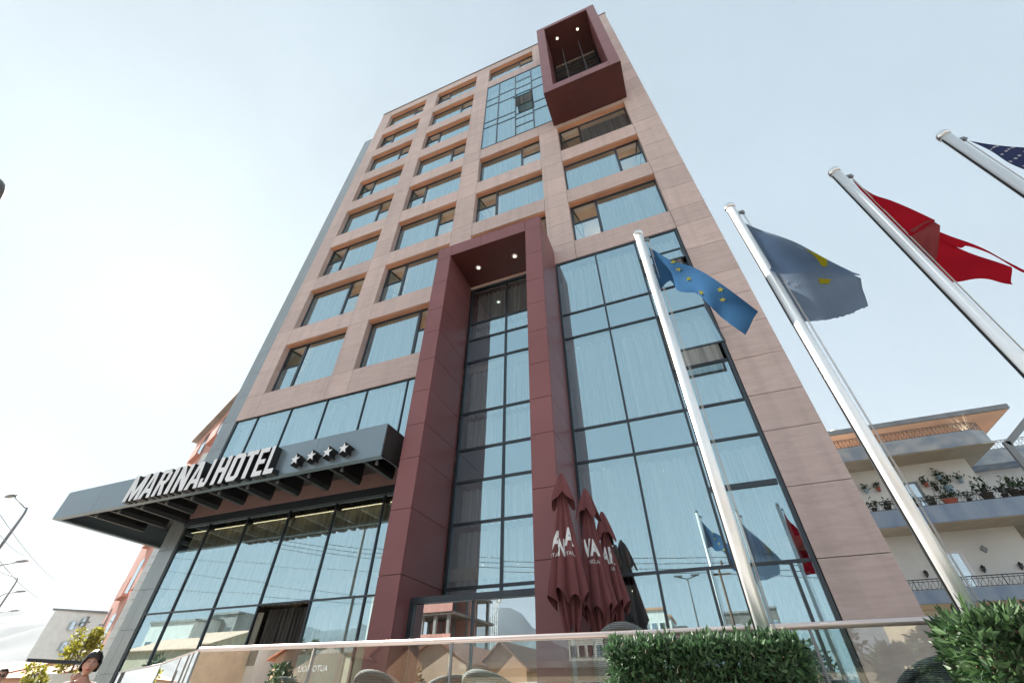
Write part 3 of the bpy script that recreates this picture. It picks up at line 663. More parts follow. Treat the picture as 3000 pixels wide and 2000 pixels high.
def decal(b, rows, poly, mi, d=.007):
    for s in (-d, d):
        y = ynear(rows, sum(p[0] for p in poly)/len(poly), sum(p[1] for p in poly)/len(poly))
        b.quad([(x, min(y, ynear(rows, x, z))+s if s < 0 else max(y, ynear(rows, x, z))+s, z) for x, z in poly], mi)
# EU
mE = cloth_mat('flag_blue', [(.04,.115,.24),(.80,.70,.10)], .45)
b = MB(); rows = cloth(b, [(.352,-5.49,5.573),(.437,-5.49,5.425),(.547,-5.47,5.251),(.743,-5.41,5.091),(.951,-5.35,4.816),(1.078,-5.31,4.596),(1.184,-5.29,4.316)],
    [(.329,-5.49,4.805),(.451,-5.55,4.833),(.505,-5.49,4.709),(.683,-5.43,4.668),(.766,-5.35,4.499),(.834,-5.35,4.288),(.985,-5.29,4.086)], 34, 16, .035, 1.6, ragged=.006)
for (x, z), rt in zip(((.558,5.205),(.581,5.036),(.651,4.881),(.73,4.69),(.911,4.563),(.935,4.72)), (.2,.5,.1,.7,.3,.2)): decal(b, rows, star_poly(x, z, .038, rt), 1)
tag(b.build('flag', mE, smooth=True), 'blue flag with yellow stars on the pole in front of the glass', 'flag', 'flags on the steel poles')
# Kosovo
mK = cloth_mat('flag_slate', [(.29,.39,.53),(.78,.65,.05),(.85,.87,.9)], .8)
b = MB()
low = cloth(b, [(1.393,-5.49,5.5),(1.50,-5.485,5.25),(1.765,-5.45,4.9),(2.08,-5.39,4.39),(2.098,-5.37,4.38)], [(1.403,-5.49,3.932),(1.53,-5.45,3.928),(1.658,-5.43,3.93),(1.812,-5.39,3.966),(2.015,-5.35,4.031)], 30, 18, .012, 1.2, ragged=.010)
fr_ = cloth(b, [(1.393,-5.50,5.562),(1.52,-5.50,5.32),(1.765,-5.47,4.981),(1.942,-5.43,4.667),(2.105,-5.385,4.389)], [(1.393,-5.51,5.54),(1.38,-5.53,4.78),(1.424,-5.56,4.517),(1.72,-5.51,4.475),(2.095,-5.40,4.392)], 28, 14, .014, 1.4, seed=1)
decal(b, fr_, [(1.807,4.87),(1.858,4.80),(1.925,4.65),(1.88,4.54),(1.841,4.53),(1.833,4.575),(1.848,4.622),(1.847,4.735)], 1)
decal(b, low, [(1.763,4.44),(1.86,4.40),(1.818,4.355),(1.749,4.37)], 1); decal(b, low, star_poly(1.542,4.40,.05,.3), 2); decal(b, low, star_poly(1.48,4.455,.04,.8), 2)
tag(b.build('flag', mK, smooth=True), 'pale slate blue flag with yellow shape, folded over itself', 'flag', 'flags on the steel poles')
# Albania
mA = cloth_mat('flag_red', [(.44,.014,.028),(.32,.075,.08)], .5)
b = MB()
cloth(b, [(2.6,-5.49,5.698),(2.664,-5.47,5.388),(2.76,-5.45,5.219),(2.918,-5.43,4.812)], [(2.6,-5.49,5.69),(2.559,-5.5,5.114),(2.563,-5.51,4.657),(2.668,-5.49,4.654),(2.882,-5.47,4.763)], 24, 12, .012, 1)
cloth(b, [(2.570,-5.485,4.69),(2.70,-5.47,4.74),(2.87,-5.45,4.82),(2.925,-5.41,4.74)], [(2.56,-5.49,4.40),(2.60,-5.48,4.28),(2.62,-5.46,4.26),(2.63,-5.44,4.25)], 18, 10, .015, 1.3, 1, seed=2)
cloth(b, [(2.60,-5.44,4.66),(2.80,-5.42,4.60),(2.945,-5.37,4.44),(3.115,-5.31,4.15),(3.125,-5.31,4.13)], [(2.557,-5.49,3.999),(2.70,-5.44,4.002),(2.887,-5.38,4.004),(3.0,-5.33,3.99),(3.078,-5.29,3.977)], 26, 12, .05, 1.1, seed=4)
cloth(b, [(2.86,-5.40,4.75),(2.95,-5.37,4.62),(3.027,-5.35,4.501),(3.113,-5.32,4.376),(3.17,-5.29,4.259),(3.24,-5.25,4.119),(3.314,-5.22,4.004)],
         [(2.82,-5.40,4.56),(2.93,-5.37,4.44),(3.0,-5.35,4.47),(3.09,-5.32,4.365),(3.15,-5.29,4.245),(3.225,-5.25,4.10),(3.314,-5.22,3.99)], 26, 4, .01, 2)
tag(b.build('flag', mA, smooth=True), 'torn red flag twisted round itself with a loose strip at its edge', 'flag', 'flags on the steel poles')
# US
mU = cloth_mat('flag_navy', [(.05,.065,.15),(.75,.76,.8),(.42,.05,.06)], .4)
b = MB(); rows = cloth(b, [(3.70,-5.49,5.745),(3.788,-5.47,5.655),(3.98,-5.45,5.447),(4.241,-5.41,5.186),(4.5,-5.38,4.95)], [(3.699,-5.49,5.735),(3.72,-5.5,5.45),(3.73,-5.5,5.20),(3.80,-5.48,4.95),(3.95,-5.45,4.6)], 30, 14, .02, 1.5)
for i in range(1, 8):
    for j in range(1, 6):
        q = rows[int(j*2.4+(i % 2)*1.1)][min(29, 3+i*3)]
        decal(b, rows, star_poly(q.x, q.z, .013+.0020*i, .5), 1, .005)
tag(b.build('flag', mU, smooth=True), 'navy flag with rows of white stars, cut by the right edge of the photo', 'flag', 'flags on the steel poles')
# poles
pole = empty('flagpole', (.28,-5.5,.13), 'brushed steel flagpole in front of the glass, leftmost of the four', 'flagpole', 'steel flagpoles')
k = MB(); k.tube([(0,0,0),(0,0,5.70)], [.044,.050], 28); k.build('pole', M['steel'], pole, smooth=True)
k = MB(); k.lathe([(.052,5.70),(.060,5.705),(.062,5.73),(.060,5.75),(.053,5.765),(.036,5.785),(.016,5.793),(0,5.795)], 0, 0, 28); k.build('cap', M['chrome'], pole, smooth=True)
k = MB(); k.lathe([(.15,0),(.15,.02),(.09,.03),(.08,.12),(.07,.125)], 0, 0, 24); k.build('base_flange', M['steel'], pole)
k = MB(); k.box(.05,.105,-.012,.012,5.56,5.60); k.tube([(.095,-.015,5.56),(.095,.015,5.56)], .016, 10); k.build('pulley', M['galv'], pole)
k = MB(); k.tube([(.085,0,5.55),(.072,.0,3.4),(.06,0,1.0)], .003, 5); k.tube([(.10,.01,5.55),(.085,.01,3.4),(.07,.01,1.0)], .003, 5); k.box(.045,.08,-.02,.02,.98,1.05); k.build('halyard', M['rope'], pole)
k = MB(); k.box(-.054,-.043,-.010,.010,.3,5.66); k.build('track', M['black'], pole)
index_kids()
for x, zt, lb in ((1.38,-.02,'brushed steel flagpole carrying the folded slate blue flag'),(2.52,.04,'brushed steel flagpole carrying the torn red flag'),(3.58,.09,'brushed steel flagpole at the right edge carrying the navy star flag')):
    o = copy_tree(pole); o.location = (x,-5.5,.13); o['label'] = lb; o.scale = (1,1,1+zt/5.7)

# ------------------------------------------------------------------ glass balustrade of the terrace
A_, B_, C2, D_ = Vector((-4.87,-5.42)), Vector((-.74,-5.17)), Vector((3.2,-5.17)), Vector((-7.0,-4.26)); RZ = 1.64
bal = empty('glass_balustrade', (-1.5,-5.2,.5), 'frameless glass balustrade with pale metal handrail around the hotel terrace', 'balustrade')
bo = (-1.5,-5.2,.5)
k = MB(); E_ = Vector((-9.5,-3.18))
k.tube([(E_.x,E_.y,RZ),(D_.x,D_.y,RZ),(A_.x,A_.y,RZ)], .011, 8); k.tube([(A_.x,A_.y,RZ),(B_.x,B_.y,RZ),(C2.x,C2.y,RZ)], .022, 12); k.build('handrail', M['rail'], bal, off=bo, smooth=True)
def gl(p, q, n):
    for i in range(n):
        a = p.lerp(q, (i+.004)/n); c = p.lerp(q, (i+.996)/n); d = (q-p).normalized(); nn = Vector((-d.y,d.x))*.006
        k = MB(); poly = [(a+nn), (c+nn), (c-nn), (a-nn)]; k.prism([(v.x,v.y) for v in poly], .55, RZ-.012, 'z'); k.build('glass_panel', M['clear'], bal, off=bo)
        k = MB(); k.prism([((a-nn*1.5).x,(a-nn*1.5).y),((a+nn*1.5).x,(a+nn*1.5).y),((a+nn*1.5+d*.018).x,(a+nn*1.5+d*.018).y),((a-nn*1.5+d*.018).x,(a-nn*1.5+d*.018).y)], .5, RZ-.012); k.build('joint_post', M['galv'], bal, off=bo)
gl(A_, B_, 3); gl(B_, C2, 3); gl(E_, D_, 1); gl(D_, A_, 1)
k = MB()
for p_, q_ in ((E_,D_),(D_,A_),(A_,B_),(B_,C2)):
    d = (q_-p_).normalized(); nn = Vector((-d.y,d.x))*.03; k.prism([((p_+nn).x,(p_+nn).y),((q_+nn).x,(q_+nn).y),((q_-nn).x,(q_-nn).y),((p_-nn).x,(p_-nn).y)], .5, .6)
k.build('base_channel', M['galv'], bal, off=bo)

# ------------------------------------------------------------------ closed umbrellas
def umbrella(x, y, ztop, zhem, rot, lab, texts, sc=1.0, seed=0):
    rnd = random.Random(seed); root = empty('closed_umbrella', (x,y,.5), lab, 'umbrella', 'closed maroon umbrellas')
    off = (x,y,.5)
    def rad(th, z):
        t = (ztop-.25-z)/(ztop-.25-zhem); t = max(0, min(1, t))
        base = (.045+.185*t)*sc; return base*(1+(.30+.22*t)*abs(math.cos(4*(th+rot)))**.8-.25+.05*math.sin(7*th+seed))
    k = MB(); rows = []; n = 96; zs_ = [ztop-.22-(ztop-.22-zhem)*i/26 for i in range(27)]
    for zz_ in zs_:
        row = []
        for i in range(n+1):
            th = 2*math.pi*i/n; r_ = rad(th, zz_); dz = 0
            if zz_ == zs_[-1]: dz = -.16*(1-abs(math.cos(4*(th+rot))))+.05*math.sin(3*th+seed)
            row.append((x+r_*math.cos(th), y+r_*math.sin(th), zz_+dz))
        rows.append(row)
    k.grid(rows); k.build('canopy', M['fabric'], root, off=off, smooth=True)
    # inner folds hanging lower
    k = MB(); rows = []
    for i_, zz_ in enumerate((zhem+.25,zhem,zhem-.25,zhem-.45)):
        row = []
        for i in range(n+1):
            th = 2*math.pi*i/n; r_ = (.17-.035*i_)*sc*(1+.38*math.cos(8*th+seed+rot*4)); row.append((x+r_*math.cos(th), y+r_*math.sin(th), zz_+(-.10*math.cos(8*th+seed) if i_ == 3 else 0)))
        rows.append(row)
    k.grid(rows); k.build('inner_fold', M['fabric'], root, off=off, smooth=True)
    # vent cap: a short draped cone with pointed corners
    k = MB(); rows = []; zc = ztop-.46
    for i_ in range(9):
        t = i_/8; row = []
        for i in range(n+1):
            th = 2*math.pi*i/n; c4 = abs(math.cos(2*(th+rot+.3))); r_ = (.02+.185*t**.9)*sc*(.60+.52*c4**2); row.append((x+r_*math.cos(th), y+r_*math.sin(th), ztop-(ztop-zc)*t**1.1-(.17*(c4**3)-.07)*t**2+.02*math.sin(9*th+seed)*t))
        rows.append(row)
    k.grid(rows); k.build('vent_cap', M['fabric'], root, off=off, smooth=True)
    k = MB(); k.tube([(x,y,.5),(x,y,ztop-.05)], .03, 12); k.build('pole', M['galv'], root, off=off)
    k = MB(); k.box(x-.35,x+.35,y-.35,y+.35,.5,.58); k.tube([(x,y,.58),(x,y,.85)], .045, 12); k.build('base', M['galv'], root, off=off)
    for body, th0, zc_, h, wsc, bold in texts:
        me = text_mesh(body, 1, 0, bold=bold); bm = bmesh.new(); bm.from_mesh(me); bmesh.ops.triangulate(bm, faces=bm.faces)
        for _ in range(3):
            es = [e for e in bm.edges if e.calc_length() > .10]
            if es: bmesh.ops.subdivide_edges(bm, edges=es, cuts=1); bmesh.ops.triangulate(bm, faces=bm.faces)
        xs_ = [v.co.x for v in bm.verts]; ys_ = [v.co.y for v in bm.verts]; w0, w1, h0, h1 = min(xs_), max(xs_), min(ys_), max(ys_)
        wid = (w1-w0)/(h1-h0)*h*wsc
        for v in bm.verts:
            zz_ = zc_-h/2+(v.co.y-h0)/(h1-h0)*h; th = th0+((v.co.x-w0)/(w1-w0)-.5)*wid/(.22*sc)
            r_ = rad(th, zz_)+.006; v.co = (r_*math.cos(th), r_*math.sin(th), zz_-.5)
        bm.to_mesh(me); bm.free(); me.materials.clear(); me.materials.append(M['print']); o = bpy.data.objects.new('lettering', me); COL.objects.link(o); o.parent = root
F = -math.pi/2
umbrella(-1.86,-2.25,4.30,2.46,.25,'closed maroon umbrella with white letters, nearest the maroon column',[('A',F-.72,3.2,.27,.82,.04),('A',F+.58,3.22,.27,.82,.04),('N',F-.08,3.06,.26,.42,.04),("L'ITALIA",F-.72,2.98,.055,.85,0),('ITALIA.',F+.62,2.97,.055,.85,0)],1.1,1)
umbrella(-1.60,-1.62,4.22,2.40,.6,'closed maroon umbrella in the middle of the bundle of three',[('VA',F+.15,3.20,.28,.75,.04),('NO.IA',F+.35,2.98,.06,.9,0)],1.05,2)
umbrella(-1.47,-1.0,4.0,2.52,.1,'closed maroon umbrella of the bundle, closest to the hotel glass',[('AR',F+.35,3.22,.28,.7,.04),('IA',F+.6,3.0,.06,.9,0)],.98,3)

# ------------------------------------------------------------------ terrace chairs and tables
def chair_proto():
    root = empty('wicker_chair', (0,0,.5), 'x', 'chair', 'wicker terrace chairs')
    k = MB(); rows = []
    for j in range(9):
        t = j/8; row = []
        for i in range(25):
            th = R(-20)+R(220)*i/24; fall = .20+.47*math.sin(math.pi*i/24)**.6
            zz_ = .28+fall*t; r_ = .27+.07*t; row.append((r_*math.cos(th), r_*math.sin(th)*.95, zz_))
        rows.append(row)
    k.grid(rows)
    rim = rows[-1]; k.tube(rim, .028, 8, 0)
    n0 = len(k.v); k.build('backrest', M['wicker'], root, smooth=True)
    k = MB(); k.lathe([(0,.40),(.26,.40),(.29,.42),(.29,.46),(.25,.50),(0,.51)], 0, 0, 24); k.build('seat', M['wicker'], root, smooth=True)
    for sx in (-1,1):
        for sy in (-1,1): k = MB(); k.tube([(sx*.22,sy*.2,.4),(sx*.26,sy*.25,0)], .015, 8); k.build('leg', M['galv'], root)
    return root
ch0 = chair_proto(); index_kids()
chairs = [(-5.45,-4.3,R(150),1.0,'grey wicker chair furthest left behind the balustrade'),(-4.55,-4.35,R(200),.98,'grey wicker chair second from the left behind the balustrade'),(-3.25,-4.4,R(170),1.02,'grey wicker chair in front of the maroon left column'),
    (-2.62,-4.2,R(210),.98,'grey wicker chair in front of the glass entrance door'),(-2.0,-4.45,R(160),1.0,'grey wicker chair just left of the umbrellas'),(-.82,-4.25,R(185),1.42,'tall wicker chair rising above the rail beside the umbrellas'),
    (.62,-4.5,R(20),1.0,'grey wicker chair between the two hedges'),(1.42,-4.35,R(190),1.03,'grey wicker chair beside the right hedge')]
for i, (x, y, rz, s, lb) in enumerate(chairs):
    o = ch0 if i == 0 else copy_tree(ch0); o.location = (x,y,.5); o.rotation_euler = (0,0,rz); o.scale = (s,s,s) if s < 1.2 else (.85,.85,1.34); o['label'] = lb
tb = empty('round_table', (1.0,-4.0,.5), 'black round terrace table between the chairs at right', 'table', 'terrace tables')
k = MB(); k.lathe([(0,.74),(.38,.74),(.38,.77),(0,.77)], 0, 0, 32); k.build('table_top', M['black'], tb); k = MB(); k.lathe([(.24,0),(.24,.02),(.03,.04),(.03,.74)], 0, 0, 20); k.build('pedestal', M['black'], tb)
index_kids(); o = copy_tree(tb); o.location = (-4.0,-3.9,.5); o['label'] = 'black round terrace table in front of the lower glass wall'

# ------------------------------------------------------------------ foliage
def leaves(b, n, place, size, aspect=.33, up=.4, mi=0, rnd=random):
    for _ in range(n):
        p, nrm = place(); s = size*(.6+.8*rnd.random())
        d = Vector((rnd.gauss(0,1), rnd.gauss(0,1), rnd.gauss(0,1))).normalized()*.8+Vector((0,0,up))+nrm*.6; d.normalize()
        a = d.cross(Vector((rnd.gauss(0,1), rnd.gauss(0,1), rnd.gauss(0,1)))).normalized()*s*aspect*.5; m_ = p+d*s*.5; e = p+d*s; c = d.cross(a).normalized()*s*.06
        n0 = len(b.v); b.v += [tuple(p), tuple(m_+a+c), tuple(e), tuple(m_-a+c)]; b.f.append((n0,n0+1,n0+2,n0+3)); b.m.append(mi)
def box_hedge(name, x0, x1, y0, y1, z0, z1, n, size, mat, lab, seed):
    rnd = random.Random(seed); root = empty(name, ((x0+x1)/2,(y0+y1)/2,.13), lab, 'hedge', 'clipped hedges by the flagpoles'); off = tuple(root.location)
    def place():
        f = rnd.random(); x, y, z = rnd.uniform(x0,x1), rnd.uniform(y0,y1), rnd.uniform(z0,z1); dd = abs(rnd.gauss(0,.035))-.015
        q = noise.noise(Vector((x*5, y*5, z*5)))*.06
        if f < .45: y = y0+dd-q; nv = Vector((0,-1,0))
        elif f < .75: z = z1-dd+q+.03*noise.noise(Vector((x*9,y*9,1))); nv = Vector((0,0,1))
        elif f < .84: x = x0+dd-q; nv = Vector((-1,0,0))
        elif f < .93: x = x1-dd+q; nv = Vector((1,0,0))
        else: y = y1-dd; nv = Vector((0,1,0))
        # rounded corners
        return Vector((x,y,z)), nv
    b = MB(); leaves(b, n, place, size, .36, .45, rnd=rnd)
    dl_ = MB(); leaves(dl_, 260, place, size*.8, .4, .2, rnd=rnd); dl_.build('dead_leaves', M['cream'] if size < .05 else M['wood'], root, off=off)
    for _ in range(60):   # stray shoots
        x, y = rnd.uniform(x0,x1), rnd.uniform(y0,y1); h = rnd.uniform(.03,.10)
        for t in range(5):
            leaves(b, 2, lambda: (Vector((x,y,z1+h*t/5)), Vector((0,0,1))), size*.9, .3, .8, rnd=rnd)
    b.build('foliage', mat, root, off=off)
    k = MB()
    for _ in range(220):
        x, y = rnd.uniform(x0+.04,x1-.04), rnd.uniform(y0+.01,y1-.1); z = rnd.uniform(z0,z1-.05); e = Vector((x+rnd.gauss(0,.06), y-rnd.uniform(-.02,.06), z+rnd.uniform(.06,.2)))
        k.tube([(x,y,z),tuple(e)], [.004,.002], 4)
    k.box(x0+.08,x1-.08,y0+.09,y1-.05,z0,z1-.10,0); k.build('branches', M['twig'], root, off=off)
    k = MB(); k.box(x0+.02,x1-.02,y0+.05,y1,.13,z0+.02); k.build('planter', M['conc'], root, off=off, bevel=.01)
box_hedge('box_hedge', -.66,.41,-5.85,-5.36,.62,1.495,24000,.046,M['hedge'],'clipped green hedge at the foot of the leftmost flagpole',11)
box_hedge('box_hedge', 1.10,3.3,-6.10,-5.72,.62,1.52,23000,.054,M['hedge2'],'large bright green hedge in the bottom right corner',12)
box_hedge('box_hedge', 1.26,3.6,-5.62,-5.30,.62,1.60,11000,.045,M['hedge'],'darker hedge row at the feet of the right flagpoles, behind the bright one',13)
def tree(x, y, zt, r, zc0, lab, mat, n=2600, size=.16, group=None, name='tree', trunk=.09, shape=1.0, seed=0):
    rnd = random.Random(seed*13+5); root = empty(name, (x,y,0), lab, 'tree', group)
    k = MB(); k.tube([(0,0,0),(.05*r,0,zc0),(0,.05*r,(zc0+zt)/2),(0,0,zt-.3)], [trunk,trunk*.8,trunk*.45,.015], 8)
    cl = []
    for i in range(14):
        a = rnd.uniform(0,6.28); rr_ = r*rnd.uniform(.25,.75); z = rnd.uniform(zc0,zt-.15*(zt-zc0)); f = 1-abs((z-zc0)/(zt-zc0)-.4)*.9*shape; c = Vector((rr_*f*math.cos(a), rr_*f*math.sin(a), z)); cl.append((c, r*rnd.uniform(.28,.5)*max(.35,f)))
        k.tube([(0,0,max(zc0*.7,z-.4*r)),tuple(c)], [trunk*.4,.012], 5)
    k.build('trunk', M['twig'], root)
    b = MB()
    def place():
        c, q = rnd.choice(cl); d = Vector((rnd.gauss(0,1),rnd.gauss(0,1),rnd.gauss(0,1))).normalized(); return c+d*q*rnd.uniform(.45,1.05), d
    leaves(b, n, place, size, .5, .1, rnd=rnd); b.build('crown', mat, root); return root

# ------------------------------------------------------------------ neighbouring house at right
NB = (14,22,0); nb = empty('apartment_house', NB, 'white three storey house with bluish stained balconies right of the hotel', 'house')
def nbp(b, name, mats, parent=None, **k_): return b.build(name, mats, parent or nb, off=NB, **k_)
b = MB(); b.box(4,12.5,16.3,16.6,0,10.3); b.box(12.5,12.8,16.3,18.8,0,10.3); b.box(12.8,30,18.6,18.9,0,10.3); b.box(4,30,32,32.3,0,10.3); b.box(4,4.3,16.6,32,0,13.8); nbp(b, 'wall', M['wallwhite'])
b = MB(); b.box(5,17,24,24.3,11,13.8); b.box(17,17.3,24.3,31,11,13.8); nbp(b, 'top_floor_wall', M['orange'])
b = MB(); b.prism([(4,14.85),(13.0,14.85),(13.6,15.2),(13.6,17.65),(30,17.65),(30,18.6),(4,18.6)], 10.32, 11.0); b1 = nbp(b, 'balcony_slab', M['peel'])
b = MB(); b.box(4,30,18.6,32,10.3,10.9); b.box(4,30,18.9,32,7.2,7.6); b.box(4,30,18.9,32,4.4,4.8); nbp(b, 'floor', M['ceiling'])
b = MB(); b.box(4,30,14.85,18.6,7.25,7.95); b2 = nbp(b, 'balcony_slab', M['blueslab']); b = MB(); b.box(4,30,14.85,18.6,4.39,4.85); b3 = nbp(b, 'balcony_slab', M['blueslab'])
for z in (10.29,7.22,4.36):
    b = MB(); b.box(4.1,13.55 if z > 10 else 29.9,14.9,18.5,z,z+.028); nbp(b, 'balcony_soffit', M['cream'])
b = MB(); b.box(6,18,19.85,32,13.95,14.22); nbp(b, 'roof', M['galv']); b = MB(); b.box(6.1,17.9,19.95,31.9,13.90,13.948); nbp(b, 'roof_soffit', M['peach'])  # peach on the soffit stands in for warm bounced light
def railing(pts, z0, h, par, seed):
    rnd = random.Random(seed); k = MB()
    for (xa,ya),(xb,yb) in zip(pts, pts[1:]):
        k.tube([(xa,ya,z0+h),(xb,yb,z0+h)], .018, 6); k.tube([(xa,ya,z0+h-.08),(xb,yb,z0+h-.08)], .012, 6); k.tube([(xa,ya,z0+.03),(xb,yb,z0+.03)], .012, 6)
        n = max(1, int(math.hypot(xb-xa,yb-ya)/.16))
        for i in range(n+1):
            t = i/n; x, y = xa+(xb-xa)*t, ya+(yb-ya)*t
            k.tube([(x,y,z0),(x,y,z0+h)], .008 if i % 6 else .016, 4)
            if i < n:
                q = .16*(1 if i % 2 else -1); dx, dy = (xb-xa)/n, (yb-ya)/n
                k.tube([(x,y,z0+.05),(x+dx*.5,y+dy*.5,z0+(h-.08)*.5+q*.4),(x+dx,y+dy,z0+h-.1)], .007, 4)
    k.build('railing', M['iron'], par, off=NB)
railing([(4,14.9),(12.98,14.9),(13.55,15.25),(13.55,17.7),(29,17.7)], 11.0, .42, b1, 1); railing([(4,14.9),(29,14.9)], 7.95, .38, b2, 2); railing([(4,14.9),(29,14.9)], 4.85, .38, b3, 3)
for x0, z0 in ((9.95,6.35),(9.95,9.40),(6.5,6.35),(6.5,9.4)):
    f = MB(); f.box(x0-.10,x0+.56,16.24,16.3,z0,z0+.08); f.box(x0-.10,x0-.02,16.24,16.3,z0-2.1,z0); f.box(x0+.48,x0+.56,16.24,16.3,z0-2.1,z0); f.box(x0-.02,x0+.03,16.26,16.3,z0-2.1,z0-.0); f.box(x0+.43,x0+.48,16.26,16.3,z0-2.1,z0)
    fo = nbp(f, 'door', M['galv'] if z0 > 7 else M['white']); k = MB(); k.quad([(x0+.03,16.27,z0-2.1),(x0+.43,16.27,z0-2.1),(x0+.43,16.27,z0),(x0+.03,16.27,z0)]); k.build('door_glass', M['glass_door'], fo, off=NB)
    k = MB(); k.box(x0+.38,x0+.42,16.22,16.26,z0-1.1,z0-1.0); k.build('handle', M['steel'], fo, off=NB)
for x, z in ((8.88,5.68),(10.86,5.71),(12.09,5.72),(7.0,5.69)):
    k = MB(); k.box(x-.05,x+.05,16.14,16.24,z-.09,z+.03); k.lathe([(.09,z+.03),(.02,z+.12),(0,z+.14)], x, 16.19, 8); k.box(x-.015,x+.015,16.2,16.3,z-.15,z-.09); nbp(k, 'wall_lamp', M['iron'])
k = MB(); k.prism([(11.33,6.28),(11.45,6.42),(11.33,6.58),(11.21,6.42)], 16.24, 16.3, 'y'); nbp(k, 'wall_ornament', M['galv'])
k = MB(); k.lathe([(.35,14.2),(.42,14.5),(.42,15.3),(.25,15.6),(0,15.7)], 10.6, 23, 18); nbp(k, 'roof_tank', M['wallwhite'])
def potted(x, y, z, s, lab, pot='terracotta', lm='pleaf', seed=0, wide=1, cat='plant'):
    rnd = random.Random(seed); root = empty('potted_plant', (x,y,z), lab, cat, 'potted plants of the white house')
    k = MB(); k.lathe([(0,0),(.06*s,0),(.085*s,.14*s),(.095*s,.14*s),(.09*s,.16*s),(0,.15*s)], 0, 0, 14)
    if wide > 1:
        for i, v in enumerate(k.v): k.v[i] = (v[0]*wide, v[1], v[2])
    k.build('pot', M[pot], root)
    b = MB(); leaves(b, int(60*wide), lambda: (Vector((rnd.gauss(0,.07*s*wide), rnd.gauss(0,.06*s), .17*s+abs(rnd.gauss(0,.12*s)))), Vector((0,0,.5))), .105*s, .4, .3, rnd=rnd); b.build('leaves', M[lm], root)
desc = ['small dark potted plant left of the flagpole on the middle balcony','second dark plant beside it on the middle balcony rail','dark plant just right of the flagpole on the middle balcony','low plant left of the red planter','red trough planter with green shoots on the middle balcony','small plant right of the red planter','large spiky dark plant on the middle balcony','round dark plant beyond the spiky one','tall thin plant near the right end of the balcony','bushy plant at the right end of the balcony']
for i, (x, s, wd) in enumerate(((7.93,1.3,1),(8.44,1.2,1.4),(9.57,1.2,1.3),(10.11,1.1,1.5),(10.68,1.3,2.6),(11.4,1.1,1),(12.07,2.0,1.3),(12.62,1.3,1),(12.97,2.0,.9),(13.3,1.7,1.3))):
    potted(x, 14.93 if i == 4 else 15.1, 7.96, s, desc[i], 'terracotta' if i == 4 else 'soil', 'pleaf', i, wd)
for i, (x, z, pt, lab) in enumerate(((8.86,9.2,'terracotta','red pot hanging on the white wall left of the flagpole'),(8.36,9.2,'bluepot','blue pot hanging on the wall at the hotel edge'),(10.74,9.15,'terracotta','red pot hanging on the wall beside the upper door'),(11.37,9.4,'bluepot','small pale pot hung highest on the wall'),(12.06,9.15,'bluepot','teal pot hanging at the wall corner'),(11.46,8.8,'bluepot','large pale blue pot low on the wall'),(11.03,8.95,'soil','dark plant hanging on the wall between two pots'))):
    potted(x, 16.15, z, 1.8 if i == 5 else 1.05, lab, pt, 'pleaf', 20+i)
k = MB(); rnd = random.Random(3)
for _ in range(26):
    a = rnd.uniform(-.5,.5); c = rnd.uniform(-.4,.4); k.tube([(0,0,0),(a*.3,c*.3,.4),(a,c,rnd.uniform(.7,1.1))], [.012,.004,.002], 4)
o = k.build('dry_shrub', M['cream']); o.location = (13.2,15.5,11.0); tag(o, 'pale dry leafless shrub at the corner of the top balcony', 'plant')

# ------------------------------------------------------------------ left side buildings
lb = (-32,10,0)
rb = empty('apartment_block', (-34,18,0), 'pink red apartment block with small balconies behind the hotel\'s left edge', 'building'); ro = (-34,18,0)
pa, pb = Vector((-36.5,11.3)), Vector((-25.3,6.6)); d_ = (pb-pa).normalized(); nr = Vector((-d_.y,d_.x))
if nr.y < 0: nr = -nr
k = MB(); k.prism([tuple(pa),tuple(pb),tuple(pb+nr*14),tuple(pa+nr*14)], 0, 18); k.build('wall', M['redwall'], rb, off=ro)
k = MB(); o1 = -nr*.4; k.prism([tuple(pa+o1-d_*.4),tuple(pb+o1+d_*.4),tuple(pb+nr*14.4+d_*.4),tuple(pa+nr*14.4-d_*.4)], 18, 18.25); k.build('roof', M['conc'], rb, off=ro)
for fl in range(5):
    for i in range(3):
        c = pa+d_*(2.6+i*4.2); z = 3.2+fl*3
        q = [c, c+d_*2, c+d_*2-nr*.32, c-nr*.32]; k = MB(); k.prism([tuple(v) for v in q], z, z+.16); q2 = [c-nr*.27, c+d_*2-nr*.27, c+d_*2-nr*.32, c-nr*.32]; k.prism([tuple(v) for v in q2], z+.16, z+1.0); k.build('balcony', M['redwall'], rb, off=ro)
        k = MB(); q3 = [c+d_*.3-nr*.02, c+d_*1.5-nr*.02, c+d_*1.5+nr*.1, c+d_*.3+nr*.1]; k.prism([tuple(v) for v in q3], z+.2, z+2.2); k.build('window', M['glass_door'], rb, off=ro)
wl = empty('louvred_block', (-22.5,6,0), 'narrow white louvred wall between the hotel and the pink block', 'building'); wo = (-22.5,6,0)
k = MB(); k.box(-20.58,-17,2.85,9,0,10.3); k.build('wall', M['wallwhite'], wl, off=wo)
k = MB()
for i in range(30): k.box(-20.55,-17.1,2.815,2.848,1.0+i*.30,1.27+i*.30)
k.build('louvre', M['palegrey'], wl, off=wo)
fb = empty('apartment_block', (-95,48,0), 'large pale grey building with few windows at the far left', 'building'); fo_ = (-95,48,0)
k = MB(); k.prism([(-99.5,38.8),(-94.6,44),(-80,52),(-84,66),(-104,58)], 0, 13.1); k.build('wall', M['palegrey'], fb, off=fo_)
k = MB(); k.prism([(-99.8,38.5),(-94.3,43.7),(-79.6,51.8),(-84,66.4),(-104.4,58.2)], 13.1, 13.4); k.build('parapet', M['galv'], fb, off=fo_)
